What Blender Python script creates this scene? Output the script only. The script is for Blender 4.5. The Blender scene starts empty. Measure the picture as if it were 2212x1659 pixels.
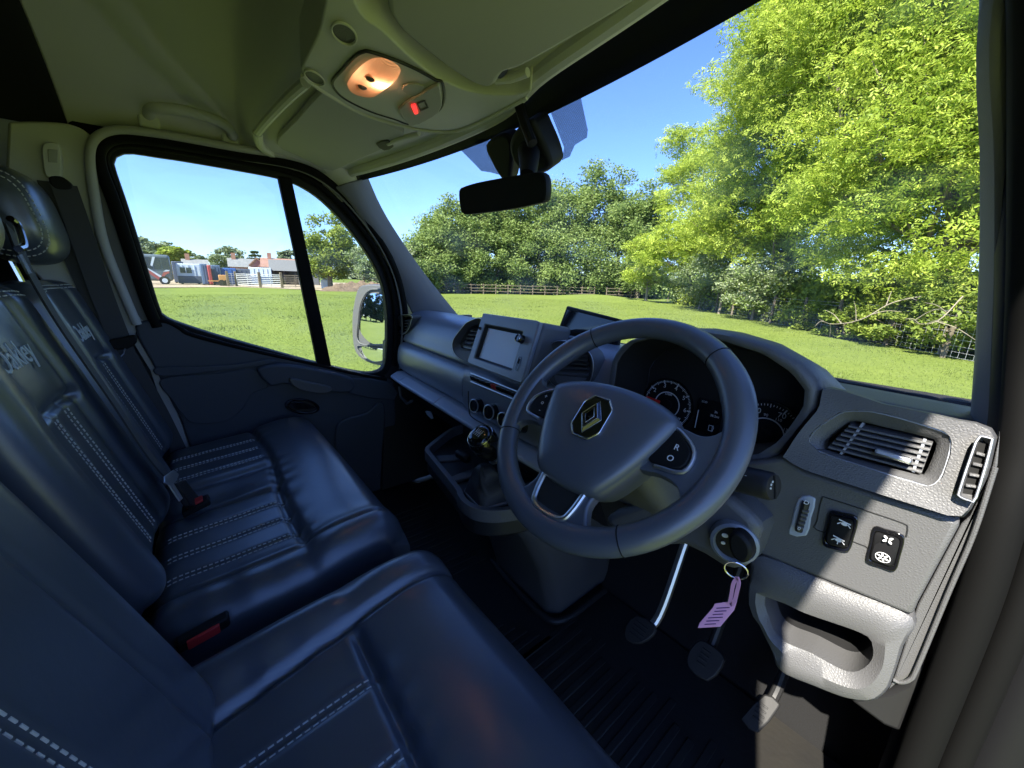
import bpy, bmesh, math, random
import numpy as np
from mathutils import Vector, Matrix
random.seed(7); RNG = np.random.default_rng(7)
sc = bpy.context.scene
COL = sc.collection
R_ = math.radians

# ------------------------------------------------------------------ camera, sky, sun, exposure
CAM = np.array([0.78, 0.0, 0.97])
F_PX, IW, IH = 831.0, 2212.0, 1659.0
YAW, PITCH, ROLL = R_(50), R_(15), R_(1.6)
_h = np.array([-math.sin(YAW), math.cos(YAW), 0.0]); _z = np.array([0, 0, 1.0])
C_F = math.cos(PITCH) * _h - math.sin(PITCH) * _z
_r = np.array([math.cos(YAW), math.sin(YAW), 0.0]); _u = np.cross(_r, C_F)
C_R = math.cos(ROLL) * _r + math.sin(ROLL) * _u
C_U = -math.sin(ROLL) * _r + math.cos(ROLL) * _u
cd = bpy.data.cameras.new('camera'); cam = bpy.data.objects.new('camera', cd); COL.objects.link(cam)
cd.sensor_fit = 'HORIZONTAL'; cd.sensor_width = 36.0; cd.lens = 36.0 * F_PX / IW
cd.clip_start = 0.02; cd.clip_end = 3000
_M = Matrix.Identity(4)
for i in range(3):
    _M[i][0], _M[i][1], _M[i][2], _M[i][3] = C_R[i], C_U[i], -C_F[i], CAM[i]
cam.matrix_world = _M
sc.camera = cam

SUN_EL, SUN_PHI = R_(47), R_(13)          # the sun stands behind the van, a little to its right
SUN = Vector((math.sin(SUN_PHI) * math.cos(SUN_EL), -math.cos(SUN_PHI) * math.cos(SUN_EL), math.sin(SUN_EL)))
wd = bpy.data.worlds.new('World'); sc.world = wd; wd.use_nodes = True
nt = wd.node_tree; nt.nodes.clear()
sky = nt.nodes.new('ShaderNodeTexSky'); sky.sky_type = 'NISHITA'; sky.sun_disc = False
sky.sun_elevation = SUN_EL; sky.sun_rotation = math.pi - SUN_PHI
sky.air_density = 1.0; sky.dust_density = 0.3; sky.ozone_density = 4.0; sky.altitude = 50
bg = nt.nodes.new('ShaderNodeBackground'); bg.inputs[1].default_value = 0.096
wo = nt.nodes.new('ShaderNodeOutputWorld')
tint = nt.nodes.new('ShaderNodeMix'); tint.data_type = 'RGBA'; tint.blend_type = 'MULTIPLY'; tint.inputs[0].default_value = 1.0
tint.inputs[7].default_value = (0.63, 0.74, 1.10, 1)     # the deep clear blue of the day, the same over the whole sky
nt.links.new(sky.outputs[0], tint.inputs[6]); nt.links.new(tint.outputs[2], bg.inputs[0]); nt.links.new(bg.outputs[0], wo.inputs[0])
sd = bpy.data.lights.new('sun', 'SUN'); sd.energy = 5.0; sd.angle = R_(0.5); sd.color = (1.0, 0.94, 0.82)
so = bpy.data.objects.new('sun', sd); COL.objects.link(so); so.location = (3, -6, 9)
so.rotation_euler = SUN.to_track_quat('Z', 'Y').to_euler()
sc.view_settings.view_transform = 'Standard'; sc.view_settings.look = 'None'
sc.view_settings.gamma = 1.0; sc.view_settings.use_curve_mapping = False
sc.view_settings.exposure = 1.85
sc.render.engine = 'CYCLES'
sc.cycles.use_denoising = True
sc.cycles.max_bounces = 10; sc.cycles.diffuse_bounces = 5; sc.cycles.transparent_max_bounces = 24
sc.cycles.sample_clamp_indirect = 6.0
sc.cycles.caustics_reflective = False; sc.cycles.caustics_refractive = False

# ------------------------------------------------------------------ measuring helpers (photo pixel -> point on a real plane)
def ray(x, y): return (x - IW / 2) / F_PX * C_R - (y - IH / 2) / F_PX * C_U + C_F
def at(x, y, X=None, Y=None, Z=None, P=None):
    v = ray(x, y)
    if X is not None: t = (X - CAM[0]) / v[0]
    elif Y is not None: t = (Y - CAM[1]) / v[1]
    elif Z is not None: t = (Z - CAM[2]) / v[2]
    else:
        p, n = P; t = np.dot(np.array(p) - CAM, n) / np.dot(v, n)
    return CAM + t * v
def ats(pts, **k): return [at(x, y, **k) for x, y in pts]
def far(x, y, D):                                  # point at horizontal distance D on the sight line
    v = ray(x, y); return CAM + v * (D / math.hypot(v[0], v[1]))
def V3(*a): return np.array(a, float)
def nrm(v): v = np.array(v, float); return v / np.linalg.norm(v)

# ------------------------------------------------------------------ materials
MATS = {}
def mat(name, col, rough=0.5, metal=0.0, spec=0.5, bump=None, var=None, coat=0.0, emit=None, sheen=0.0, streak=None):
    m = bpy.data.materials.new(name); m.use_nodes = True; MATS[name] = m
    n = m.node_tree.nodes; l = m.node_tree.links; b = n['Principled BSDF']
    b.inputs['Base Color'].default_value = (*col, 1); b.inputs['Roughness'].default_value = rough
    b.inputs['Metallic'].default_value = metal; b.inputs['Specular IOR Level'].default_value = spec
    if coat: b.inputs['Coat Weight'].default_value = coat; b.inputs['Coat Roughness'].default_value = 0.08 if rough < 0.3 else 0.27
    if sheen: b.inputs['Sheen Weight'].default_value = sheen
    if emit: b.inputs['Emission Color'].default_value = (*emit[0], 1); b.inputs['Emission Strength'].default_value = emit[1]
    tc = n.new('ShaderNodeTexCoord')
    if var:                                       # (second colour, scale) - mottling of the material's own colour
        t = n.new('ShaderNodeTexNoise'); t.inputs['Scale'].default_value = var[1]; t.inputs['Detail'].default_value = 5
        r = n.new('ShaderNodeValToRGB'); r.color_ramp.elements[0].position = 0.35; r.color_ramp.elements[1].position = 0.68
        r.color_ramp.elements[0].color = (*col, 1); r.color_ramp.elements[1].color = (*var[0], 1)
        l.new(tc.outputs['Object'], t.inputs['Vector']); l.new(t.outputs['Fac'], r.inputs['Fac']); l.new(r.outputs['Color'], b.inputs['Base Color'])
    if streak:                                    # smudges: roughness varies
        t = n.new('ShaderNodeTexNoise'); t.inputs['Scale'].default_value = streak[0]; t.inputs['Detail'].default_value = 4
        mr = n.new('ShaderNodeMapRange'); mr.inputs['To Min'].default_value = rough - streak[1]; mr.inputs['To Max'].default_value = rough + streak[1]
        l.new(tc.outputs['Object'], t.inputs['Vector']); l.new(t.outputs['Fac'], mr.inputs['Value']); l.new(mr.outputs['Result'], b.inputs['Roughness'])
    if bump:                                      # (kind, scale, strength, distance)
        kind, s, st, d = bump
        if kind == 'grain':
            t = n.new('ShaderNodeTexVoronoi'); t.feature = 'DISTANCE_TO_EDGE'; out = t.outputs['Distance']
        else:
            t = n.new('ShaderNodeTexNoise'); t.inputs['Detail'].default_value = 6; out = t.outputs['Fac']
        t.inputs['Scale'].default_value = s
        bp = n.new('ShaderNodeBump'); bp.inputs['Strength'].default_value = st; bp.inputs['Distance'].default_value = d
        l.new(tc.outputs['Object'], t.inputs['Vector']); l.new(out, bp.inputs['Height']); l.new(bp.outputs['Normal'], b.inputs['Normal'])
    return m
def glass_mat(name, tint, gloss):
    m = bpy.data.materials.new(name); m.use_nodes = True; MATS[name] = m
    n = m.node_tree.nodes; l = m.node_tree.links; n.remove(n['Principled BSDF'])
    tr = n.new('ShaderNodeBsdfTransparent'); tr.inputs[0].default_value = (*tint, 1)
    gl = n.new('ShaderNodeBsdfGlossy'); gl.inputs['Roughness'].default_value = 0.01
    fc = n.new('ShaderNodeLayerWeight'); fc.inputs[0].default_value = 0.5
    pw = n.new('ShaderNodeMath'); pw.operation = 'POWER'; pw.inputs[1].default_value = 5.0; l.new(fc.outputs['Facing'], pw.inputs[0])
    lw = n.new('ShaderNodeMath'); lw.operation = 'MULTIPLY_ADD'; lw.inputs[1].default_value = gloss; lw.inputs[2].default_value = 0.035; l.new(pw.outputs[0], lw.inputs[0])
    mx = n.new('ShaderNodeMixShader')
    l.new(lw.outputs[0], mx.inputs[0]); l.new(tr.outputs[0], mx.inputs[1]); l.new(gl.outputs[0], mx.inputs[2])
    # a thin film of dust and wiped smears on the pane
    tc = n.new('ShaderNodeTexCoord'); mp = n.new('ShaderNodeMapping'); mp.inputs['Scale'].default_value = (2.2, 2.2, 6.0); ns = n.new('ShaderNodeTexNoise'); ns.inputs['Scale'].default_value = 2.5; ns.inputs['Detail'].default_value = 7
    mr = n.new('ShaderNodeMapRange'); mr.inputs['From Min'].default_value = 0.48; mr.inputs['From Max'].default_value = 0.80; mr.inputs['To Min'].default_value = 0.004; mr.inputs['To Max'].default_value = 0.085
    df = n.new('ShaderNodeBsdfTranslucent'); df.inputs[0].default_value = (0.8, 0.8, 0.8, 1); m3 = n.new('ShaderNodeMixShader')
    l.new(tc.outputs['Object'], mp.inputs[0]); l.new(mp.outputs[0], ns.inputs['Vector']); l.new(ns.outputs['Fac'], mr.inputs['Value']); l.new(mr.outputs[0], m3.inputs[0]); l.new(mx.outputs[0], m3.inputs[1]); l.new(df.outputs[0], m3.inputs[2])
    l.new(m3.outputs[0], n['Material Output'].inputs[0]); return m
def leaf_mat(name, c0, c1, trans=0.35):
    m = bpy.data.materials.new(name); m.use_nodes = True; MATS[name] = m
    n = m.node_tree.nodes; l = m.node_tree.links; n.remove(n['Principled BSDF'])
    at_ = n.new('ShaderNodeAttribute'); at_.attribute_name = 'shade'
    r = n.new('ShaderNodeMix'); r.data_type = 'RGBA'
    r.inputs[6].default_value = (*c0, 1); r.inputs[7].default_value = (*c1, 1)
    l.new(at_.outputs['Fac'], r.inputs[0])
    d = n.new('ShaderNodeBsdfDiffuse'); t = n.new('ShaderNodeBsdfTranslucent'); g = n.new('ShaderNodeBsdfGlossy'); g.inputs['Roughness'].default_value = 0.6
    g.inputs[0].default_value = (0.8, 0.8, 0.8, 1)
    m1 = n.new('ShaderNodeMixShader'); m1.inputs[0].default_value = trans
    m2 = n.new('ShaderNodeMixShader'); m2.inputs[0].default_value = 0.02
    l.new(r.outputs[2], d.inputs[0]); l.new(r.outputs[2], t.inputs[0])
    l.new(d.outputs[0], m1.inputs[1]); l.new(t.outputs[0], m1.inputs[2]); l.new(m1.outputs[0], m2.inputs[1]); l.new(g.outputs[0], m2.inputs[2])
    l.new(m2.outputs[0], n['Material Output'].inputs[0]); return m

mat('leather', (0.060, 0.072, 0.094), 0.36, bump=('noise', 70, 0.10, 0.003), spec=1.0, streak=(9, 0.07), coat=0.55)  # cool tint puts blue skylight into black leather
mat('leather_smooth', (0.064, 0.076, 0.098), 0.33, bump=('noise', 60, 0.12, 0.003), spec=1.0, coat=0.6)  # headrest leather, with the skylight tint in its base too
mat('thread', (0.58, 0.58, 0.56), 0.7)
mat('dash', (0.092, 0.092, 0.095), 0.50, bump=('grain', 340, 0.5, 0.0012), spec=0.6, streak=(7, 0.05))
mat('dash_soft', (0.180, 0.198, 0.228), 0.42, bump=('grain', 420, 0.3, 0.0008), spec=0.9, streak=(6, 0.05), coat=0.35)  # paler and bluer than dash: skylight put into the colour
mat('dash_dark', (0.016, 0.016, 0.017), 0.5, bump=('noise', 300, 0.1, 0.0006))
mat('wheel', (0.080, 0.090, 0.110), 0.40, bump=('grain', 500, 0.15, 0.0005), spec=0.9, streak=(12, 0.06), coat=0.25)  # blue cast in the base stands in for skylight
mat('strip', (0.38, 0.41, 0.46), 0.34, spec=0.5)
mat('gloss_black', (0.006, 0.006, 0.007), 0.07, spec=0.5, coat=0.6)
mat('black', (0.006, 0.006, 0.007), 0.6, spec=0.25)
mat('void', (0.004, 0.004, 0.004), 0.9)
mat('chrome', (0.78, 0.78, 0.80), 0.16, metal=1.0)
mat('satin', (0.62, 0.63, 0.65), 0.38, metal=1.0)
mat('dark_chrome', (0.10, 0.10, 0.11), 0.22, metal=1.0)
mat('rubber', (0.016, 0.016, 0.017), 0.62, bump=('noise', 160, 0.2, 0.001))
mat('mat_rubber', (0.012, 0.012, 0.013), 0.55, bump=('noise', 90, 0.35, 0.002), var=((0.020, 0.0185, 0.016), 5))
mat('liner', (0.60, 0.60, 0.57), 0.85, bump=('noise', 520, 0.25, 0.0008), spec=0.2)
mat('liner_plastic', (0.58, 0.585, 0.55), 0.6, bump=('grain', 420, 0.2, 0.0006), spec=0.35)
mat('visor', (0.42, 0.425, 0.40), 0.8, bump=('noise', 420, 0.2, 0.0007), spec=0.2)
mat('pillar', (0.15, 0.15, 0.158), 0.6, bump=('grain', 400, 0.25, 0.0007))
mat('pillar_grey', (0.42, 0.42, 0.42), 0.6, bump=('grain', 380, 0.25, 0.0007))
mat('door_trim', (0.052, 0.060, 0.076), 0.58, bump=('grain', 330, 0.3, 0.0008))
mat('seal', (0.004, 0.004, 0.004), 0.75, spec=0.12)
mat('seal_light', (0.18, 0.18, 0.17), 0.5)
mat('carpet', (0.008, 0.008, 0.009), 1.0, bump=('noise', 900, 0.8, 0.003))
mat('webbing', (0.055, 0.055, 0.058), 0.75, bump=('noise', 700, 0.3, 0.0006))
mat('white_paint', (0.70, 0.71, 0.72), 0.28, coat=0.5)
mat('red_plastic', (0.55, 0.03, 0.03), 0.45)
mat('pink', (0.78, 0.36, 0.58), 0.6)
mat('ink', (0.10, 0.03, 0.12), 0.7)
mat('print', (0.75, 0.75, 0.75), 0.6)
mat('embroidery', (0.55, 0.60, 0.63), 0.6)
mat('red_needle', (0.75, 0.02, 0.02), 0.5)
mat('screen', (0.62, 0.66, 0.70), 0.25, spec=0.6, streak=(14, 0.05))
mat('display', (0.006, 0.006, 0.007), 0.06, spec=0.6)
mat('mirror_glass', (0.88, 0.90, 0.90), 0.01, metal=1.0)
mat('dim_reflection', (0.012, 0.013, 0.013), 0.25, spec=0.3)  # near-black base stands in for the mirror's dark reflection
def lens_mat():
    m = bpy.data.materials.new('lamp_lens'); m.use_nodes = True; MATS['lamp_lens'] = m
    n = m.node_tree.nodes; l = m.node_tree.links; b = n['Principled BSDF']; b.inputs['Base Color'].default_value = (0.80, 0.55, 0.42, 1); b.inputs['Roughness'].default_value = 0.25
    t = n.new('ShaderNodeBsdfTranslucent'); t.inputs[0].default_value = (0.95, 0.70, 0.52, 1); mx = n.new('ShaderNodeMixShader'); mx.inputs[0].default_value = 0.62
    w = n.new('ShaderNodeTexWave'); w.inputs['Scale'].default_value = 120; tc = n.new('ShaderNodeTexCoord'); bp = n.new('ShaderNodeBump'); bp.inputs['Strength'].default_value = 0.5; bp.inputs['Distance'].default_value = 0.001
    l.new(tc.outputs['Object'], w.inputs['Vector']); l.new(w.outputs['Fac'], bp.inputs['Height']); l.new(bp.outputs[0], b.inputs['Normal']); l.new(bp.outputs[0], t.inputs['Normal'])
    l.new(b.outputs[0], mx.inputs[1]); l.new(t.outputs[0], mx.inputs[2]); l.new(mx.outputs[0], n['Material Output'].inputs[0])
lens_mat()
mat('bulb', (1, 0.8, 0.6), 0.5, emit=((1.0, 0.70, 0.42), 2.5))
mat('lamp_red', (0.8, 0.02, 0.02), 0.4, emit=((1.0, 0.02, 0.02), 0.8))
glass_mat('glass', (0.93, 0.965, 0.955), 0.5)
glass_mat('side_glass', (0.92, 0.96, 0.95), 0.5)

# ------------------------------------------------------------------ object helpers
def tag(o, label=None, cat=None, group=None, kind=None):
    if label: o['label'] = label
    if cat: o['category'] = cat
    if group: o['group'] = group
    if kind: o['kind'] = kind
    return o
def thing(name, label, cat, loc=(0, 0, 0), group=None, kind=None):
    o = bpy.data.objects.new(name, None); COL.objects.link(o); o.location = [float(c) for c in loc]; o.empty_display_size = 0.1
    return tag(o, label, cat, group, kind)
def base_of(p): return p.location.copy() if p.type == 'EMPTY' else Vector((0, 0, 0))
def adopt(o, parent):
    if parent is not None:
        o.parent = parent; o.matrix_parent_inverse = Matrix.Translation(-base_of(parent))
    return o
def obj(name, verts, faces, m, parent=None, smooth=True, bevel=0.0, seg=2, sub=0, solid=0.0, angle=35):
    me = bpy.data.meshes.new(name)
    me.from_pydata([tuple(map(float, v)) for v in verts], [], [tuple(f) for f in faces]); me.update()
    bm = bmesh.new(); bm.from_mesh(me); bmesh.ops.remove_doubles(bm, verts=bm.verts, dist=1e-6)
    bmesh.ops.recalc_face_normals(bm, faces=bm.faces); bm.to_mesh(me); bm.free()
    o = bpy.data.objects.new(name, me); COL.objects.link(o)
    if m: me.materials.append(MATS[m] if isinstance(m, str) else m)
    if smooth: 
        me.polygons.foreach_set('use_smooth', [True] * len(me.polygons)); me.set_sharp_from_angle(angle=R_(angle))
    if solid: md = o.modifiers.new('s', 'SOLIDIFY'); md.thickness = solid; md.offset = 0
    if bevel: md = o.modifiers.new('b', 'BEVEL'); md.width = bevel; md.segments = seg; md.limit_method = 'ANGLE'; md.angle_limit = R_(40); md.harden_normals = False
    if sub: md = o.modifiers.new('u', 'SUBSURF'); md.levels = sub; md.render_levels = sub
    return adopt(o, parent)
class MB:
    def __init__(s): s.v = []; s.f = []
    def add(s, v, f):
        k = len(s.v); s.v += [np.array(p, float) for p in v]; s.f += [[i + k for i in q] for q in f]; return s
    def prism(s, pts, d):
        n = len(pts); d = np.array(d, float); P = [np.array(p, float) for p in pts]
        return s.add(P + [p + d for p in P], [list(range(n)), list(range(2 * n - 1, n - 1, -1))] + [[i, i + n, (i + 1) % n + n, (i + 1) % n] for i in range(n)])
    def ring(s, outer, inner, d):                  # a frame: outer and inner outlines with equal counts
        n = len(outer); d = np.array(d, float)
        v = [np.array(p, float) for p in outer] + [np.array(p, float) for p in inner]
        v = v + [p + d for p in v]; f = []
        for i in range(n):
            j = (i + 1) % n
            f += [[i, j, n + j, n + i], [2 * n + i, 3 * n + i, 3 * n + j, 2 * n + j], [i, 2 * n + i, 2 * n + j, j], [n + i, n + j, 3 * n + j, 3 * n + i]]
        return s.add(v, f)
    def box(s, c, ex, ey, ez):                     # centre and three half vectors
        c, ex, ey, ez = [np.array(q, float) for q in (c, ex, ey, ez)]
        return s.prism([c - ex - ey - ez, c + ex - ey - ez, c + ex + ey - ez, c - ex + ey - ez], 2 * ez)
    def abox(s, lo, hi):
        lo = np.array(lo, float); hi = np.array(hi, float); c = (lo + hi) / 2; h = (hi - lo) / 2
        return s.box(c, (h[0], 0, 0), (0, h[1], 0), (0, 0, h[2]))
    def loft(s, rings, closed=True, cap=True):
        n = len(rings[0]); v = [p for r in rings for p in r]; f = []
        for k in range(len(rings) - 1):
            for i in range(n if closed else n - 1):
                j = (i + 1) % n; f.append([k * n + i, k * n + j, (k + 1) * n + j, (k + 1) * n + i])
        if cap and closed: f.append(list(range(n))); f.append([(len(rings) - 1) * n + i for i in range(n)][::-1])
        return s.add(v, f)
    def tube(s, path, r, n=10, closed=False, up=None, flat=None, cap=True):   # flat = (half width, half thickness) for bands
        P = [np.array(p, float) for p in path]; m = len(P); rings = []; prev = None
        for i in range(m):
            a = P[(i - 1) % m] if (closed or i > 0) else P[i]; b = P[(i + 1) % m] if (closed or i < m - 1) else P[i]
            t = nrm(b - a)
            if up is not None: u = np.array(up, float)
            elif prev is not None: u = prev
            else: u = V3(0, 0, 1) if abs(t[2]) < 0.9 else V3(1, 0, 0)
            u = nrm(u - t * np.dot(u, t)); prev = u; w = np.cross(t, u)
            ri = r[i] if hasattr(r, '__len__') else r
            if flat: q = flat[i] if isinstance(flat, list) else flat; rings.append([P[i] + w * a_ * q[0] + u * b_ * q[1] for a_, b_ in ((-1, -1), (1, -1), (1, 1), (-1, 1))])
            else: rings.append([P[i] + ri * (math.cos(2 * math.pi * k / n) * u + math.sin(2 * math.pi * k / n) * w) for k in range(n)])
        if closed: rings.append(rings[0])
        return s.loft(rings, True, cap and not closed)
    def obj(s, name, m, parent=None, **k): return obj(name, s.v, s.f, m, parent, **k)

def smooth(pts, n=6, closed=False):                # Catmull-Rom through the points
    P = [np.array(p, float) for p in pts]; m = len(P); out = []
    for i in range(m if closed else m - 1):
        p0 = P[(i - 1) % m] if closed or i > 0 else 2 * P[0] - P[1]
        p1 = P[i]; p2 = P[(i + 1) % m]
        p3 = P[(i + 2) % m] if closed or i + 2 < m else 2 * P[-1] - P[-2]
        for k in range(n):
            t = k / n
            out.append(0.5 * (2 * p1 + (p2 - p0) * t + (2 * p0 - 5 * p1 + 4 * p2 - p3) * t * t + (3 * p1 - p0 - 3 * p2 + p3) * t ** 3))
    if not closed: out.append(P[-1])
    return out
def offset_loop(pts, n, d):                        # move a planar closed loop outwards by d
    P = [np.array(p, float) for p in pts]; m = len(P); c = sum(P) / m; out = []
    for i in range(m):
        t = nrm(P[(i + 1) % m] - P[(i - 1) % m]); o = np.cross(t, n)
        if np.dot(o, P[i] - c) < 0 and i == 0: n = -np.array(n); o = np.cross(t, n)
        out.append(P[i] + nrm(o) * d)
    return out
def resample(pts, n, closed=True):
    P = np.array([np.array(p, float) for p in pts] + ([np.array(pts[0], float)] if closed else []))
    L = np.concatenate([[0], np.cumsum(np.linalg.norm(np.diff(P, axis=0), axis=1))])
    s = np.linspace(0, L[-1], n + 1)[:-1] if closed else np.linspace(0, L[-1], n)
    return [np.array([np.interp(q, L, P[:, k]) for k in range(P.shape[1])]) for q in s]
def rrect(w, h, r, n=5):
    out = []
    for cx, cy, a0 in ((w - r, h - r, 0), (-w + r, h - r, 90), (-w + r, -h + r, 180), (w - r, -h + r, 270)):
        for k in range(n + 1):
            a = R_(a0 + 90 * k / n); out.append((cx + r * math.cos(a), cy + r * math.sin(a)))
    return out
def ell(a, b, n=28): return [(a * math.cos(2 * math.pi * k / n), b * math.sin(2 * math.pi * k / n)) for k in range(n)]
def put(o2, O, ex, ey): return [np.array(O) + x * np.array(ex) + y * np.array(ey) for x, y in o2]
def text(name, s, O, ex, ey, size, m, parent, extrude=0.0003, align='CENTER'):
    cu = bpy.data.curves.new(name, 'FONT'); cu.body = s; cu.size = size; cu.extrude = extrude; cu.align_x = align; cu.align_y = 'CENTER'; cu.resolution_u = 3
    tmp = bpy.data.objects.new(name, cu); me = bpy.data.meshes.new_from_object(tmp); bpy.data.objects.remove(tmp); me.name = name
    ex = nrm(ex); ey = nrm(ey - ex * np.dot(ex, ey)); ez = np.cross(ex, ey); M = Matrix.Identity(4)
    for i in range(3): M[i][0], M[i][1], M[i][2], M[i][3] = ex[i], ey[i], ez[i], O[i]
    me.transform(M); me.materials.clear(); me.materials.append(MATS[m])
    o = bpy.data.objects.new(name, me); COL.objects.link(o)
    return adopt(o, parent)
def cushion(name, O, ex, ey, en, hx, hy, h, R, skirt, m, parent, nx=110, ny=90, k=0.10):
    O, ex, ey, en = [np.array(q, float) for q in (O, ex, ey, en)]
    def samp(n): t = np.linspace(-1, 1, n); return np.sign(t) * (1 - (1 - np.abs(t)) ** 1.25)
    us, vs = samp(nx), samp(ny)
    us = np.concatenate([[-1], us, [1]]); vs = np.concatenate([[-1], vs, [1]])
    U, Vv = np.meshgrid(us, vs, indexing='ij')
    x0, y0 = U * hx, Vv * hy
    x = x0 * np.sqrt(1 - k * Vv ** 2); y = y0 * np.sqrt(1 - k * U ** 2)
    dx, dy = (1 - np.abs(U)) * hx, (1 - np.abs(Vv)) * hy
    q = np.sqrt(np.maximum(0, R - dx) ** 2 + np.maximum(0, R - dy) ** 2)
    drop = R - np.sqrt(np.maximum(R * R - np.minimum(q, R) ** 2, 0)) + np.maximum(q - R, 0) * 0.6
    z = h(x0, y0) - drop
    z[0, :] = z[-1, :] = -skirt; z[:, 0] = z[:, -1] = -skirt
    nX, nY = U.shape
    vv = O + x[..., None] * ex + y[..., None] * ey + z[..., None] * en
    vv = vv.reshape(-1, 3)
    ff = [(i * nY + j, (i + 1) * nY + j, (i + 1) * nY + j + 1, i * nY + j + 1) for i in range(nX - 1) for j in range(nY - 1)]
    me = bpy.data.meshes.new(name); me.from_pydata(vv.tolist(), [], ff); me.update()
    o = bpy.data.objects.new(name, me); COL.objects.link(o); me.materials.append(MATS[m])
    me.polygons.foreach_set('use_smooth', [True] * len(me.polygons))
    adopt(o, parent)
    def surf(px, py, lift=0.0):
        u, v = px / hx, py / hy
        X = px * math.sqrt(max(0, 1 - k * v * v)); Y = py * math.sqrt(max(0, 1 - k * u * u))
        ddx, ddy = (1 - abs(u)) * hx, (1 - abs(v)) * hy
        qq = math.hypot(max(0, R - ddx), max(0, R - ddy)); dr = R - math.sqrt(max(R * R - min(qq, R) ** 2, 0)) + max(qq - R, 0) * 0.6
        return O + X * ex + Y * ey + (float(h(np.array(px), np.array(py))) - dr + lift) * en
    return o, surf
def groove(d, w, depth): return -depth * np.exp(-(d / w) ** 2)
def sig(t): return 1 / (1 + np.exp(-t))
def stitch(mb, path, L=0.0055, gap=0.0035, w=0.0011, t=0.0009, up=(0, 0, 1)):
    P = np.array(path); S = np.concatenate([[0], np.cumsum(np.linalg.norm(np.diff(P, axis=0), axis=1))]); s = 0
    f = lambda q: np.array([np.interp(q, S, P[:, k]) for k in range(3)])
    while s + L < S[-1]:
        a, b = f(s), f(s + L); c = (a + b) / 2; tt = nrm(b - a); u = np.array(up, float); u = nrm(u - tt * np.dot(u, tt)); ww = np.cross(tt, u)
        mb.box(c, tt * L / 2, ww * w, u * t); s += L + gap

# ================================================================== THE VAN: shell of the cab
van = thing('van', 'parked van seen from inside its cab, with grey headliner and raked windscreen', 'van', (0, 0.2, 0))
def ws_pt(x, v):                                    # windscreen: x across, v 0 (top) .. 1 (bottom)
    xc = 0.72 + 0.10 * v; y = 0.615 + 0.44 * v - (x / xc) ** 2 * (0.085 + 0.05 * v)
    return V3(x, y, 1.312 - 0.52 * v)
def grid_mesh(fn, nu, nv):
    v = [fn(i / (nu - 1), j / (nv - 1)) for i in range(nu) for j in range(nv)]
    f = [(i * nv + j, (i + 1) * nv + j, (i + 1) * nv + j + 1, i * nv + j + 1) for i in range(nu - 1) for j in range(nv - 1)]
    return v, f
v, f = grid_mesh(lambda a, b: ws_pt((a * 2 - 1) * (0.735 + 0.10 * b), b), 25, 13)
obj('windscreen', v, f, 'glass', van)
def ws_in(x, vv, d=0.004): p = ws_pt(x, vv); return p + d * V3(0, -0.76, -0.65)
v, f = grid_mesh(lambda a, b: ws_in((a * 2 - 1) * 0.74, -0.02 - 0.07 * float(sig(((a * 2 - 1) * 0.74 - 0.12) / 0.03)) * (1 - b) + b * 0.042), 41, 4)
obj('windscreen_border', v, f, 'black', van, solid=0.003)

def z_roof(x, y):
    shelf = 1.325 + 0.045 * np.clip((0.58 - y) / 0.38, 0, 1)
    roof = 1.545 - 0.25 * np.clip(y + 0.05, -1, 0) ** 2
    s = sig((0.195 - y) / 0.010)
    zc = shelf * (1 - s) + roof * s
    e = np.clip(np.abs(x) / 0.80, 0, 1)
    side = 1.315 - 0.02 * np.clip(y / 0.5, 0, 1)
    return side + (zc - side) * (1 - e ** (3.2 + 5 * (1 - s)))
def roof_pt(a, b, y0, y1):
    x = (a * 2 - 1) * 0.80; x = 0.80 * math.copysign(1 - (1 - abs(x / 0.80)) ** 1.6, x)
    yf = y1 if y1 < 0.3 else 0.600 - 0.085 * (x / 0.72) ** 2 - 0.045 * float(sig((x - 0.12) / 0.04))
    bb = b if y1 < 0.3 else (b / 0.55 * 0.42 if b < 0.55 else 0.42 + (b - 0.55) / 0.45 * 0.58)
    y = y0 + (yf - y0) * bb
    return V3(x, y, float(z_roof(x, y)))
v, f = grid_mesh(lambda a, b: roof_pt(a, b, -0.165, 0.6), 81, 121)
obj('headliner', v, f, 'liner', van, solid=0.012, angle=60)
v, f = grid_mesh(lambda a, b: roof_pt(a, b, -0.40, -0.165), 41, 12)
obj('rear_roof_lining', v, f, 'carpet', van, solid=0.02)
mb = MB().abox((-0.86, -0.44, -0.02), (0.86, -0.405, 1.56)); mb.obj('bulkhead', 'carpet', van)
obj('bulkhead_clip', *(lambda m: (m.v, m.f))(MB().loft([put(ell(0.011 * s, 0.006 * s, 14), at(47, 32, Y=-0.40) + V3(0, d, 0), (1, 0, 0), (0, 0, 1)) for s, d in ((1, 0), (1, .003), (.7, .005))])), 'liner_plastic', van)

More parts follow.
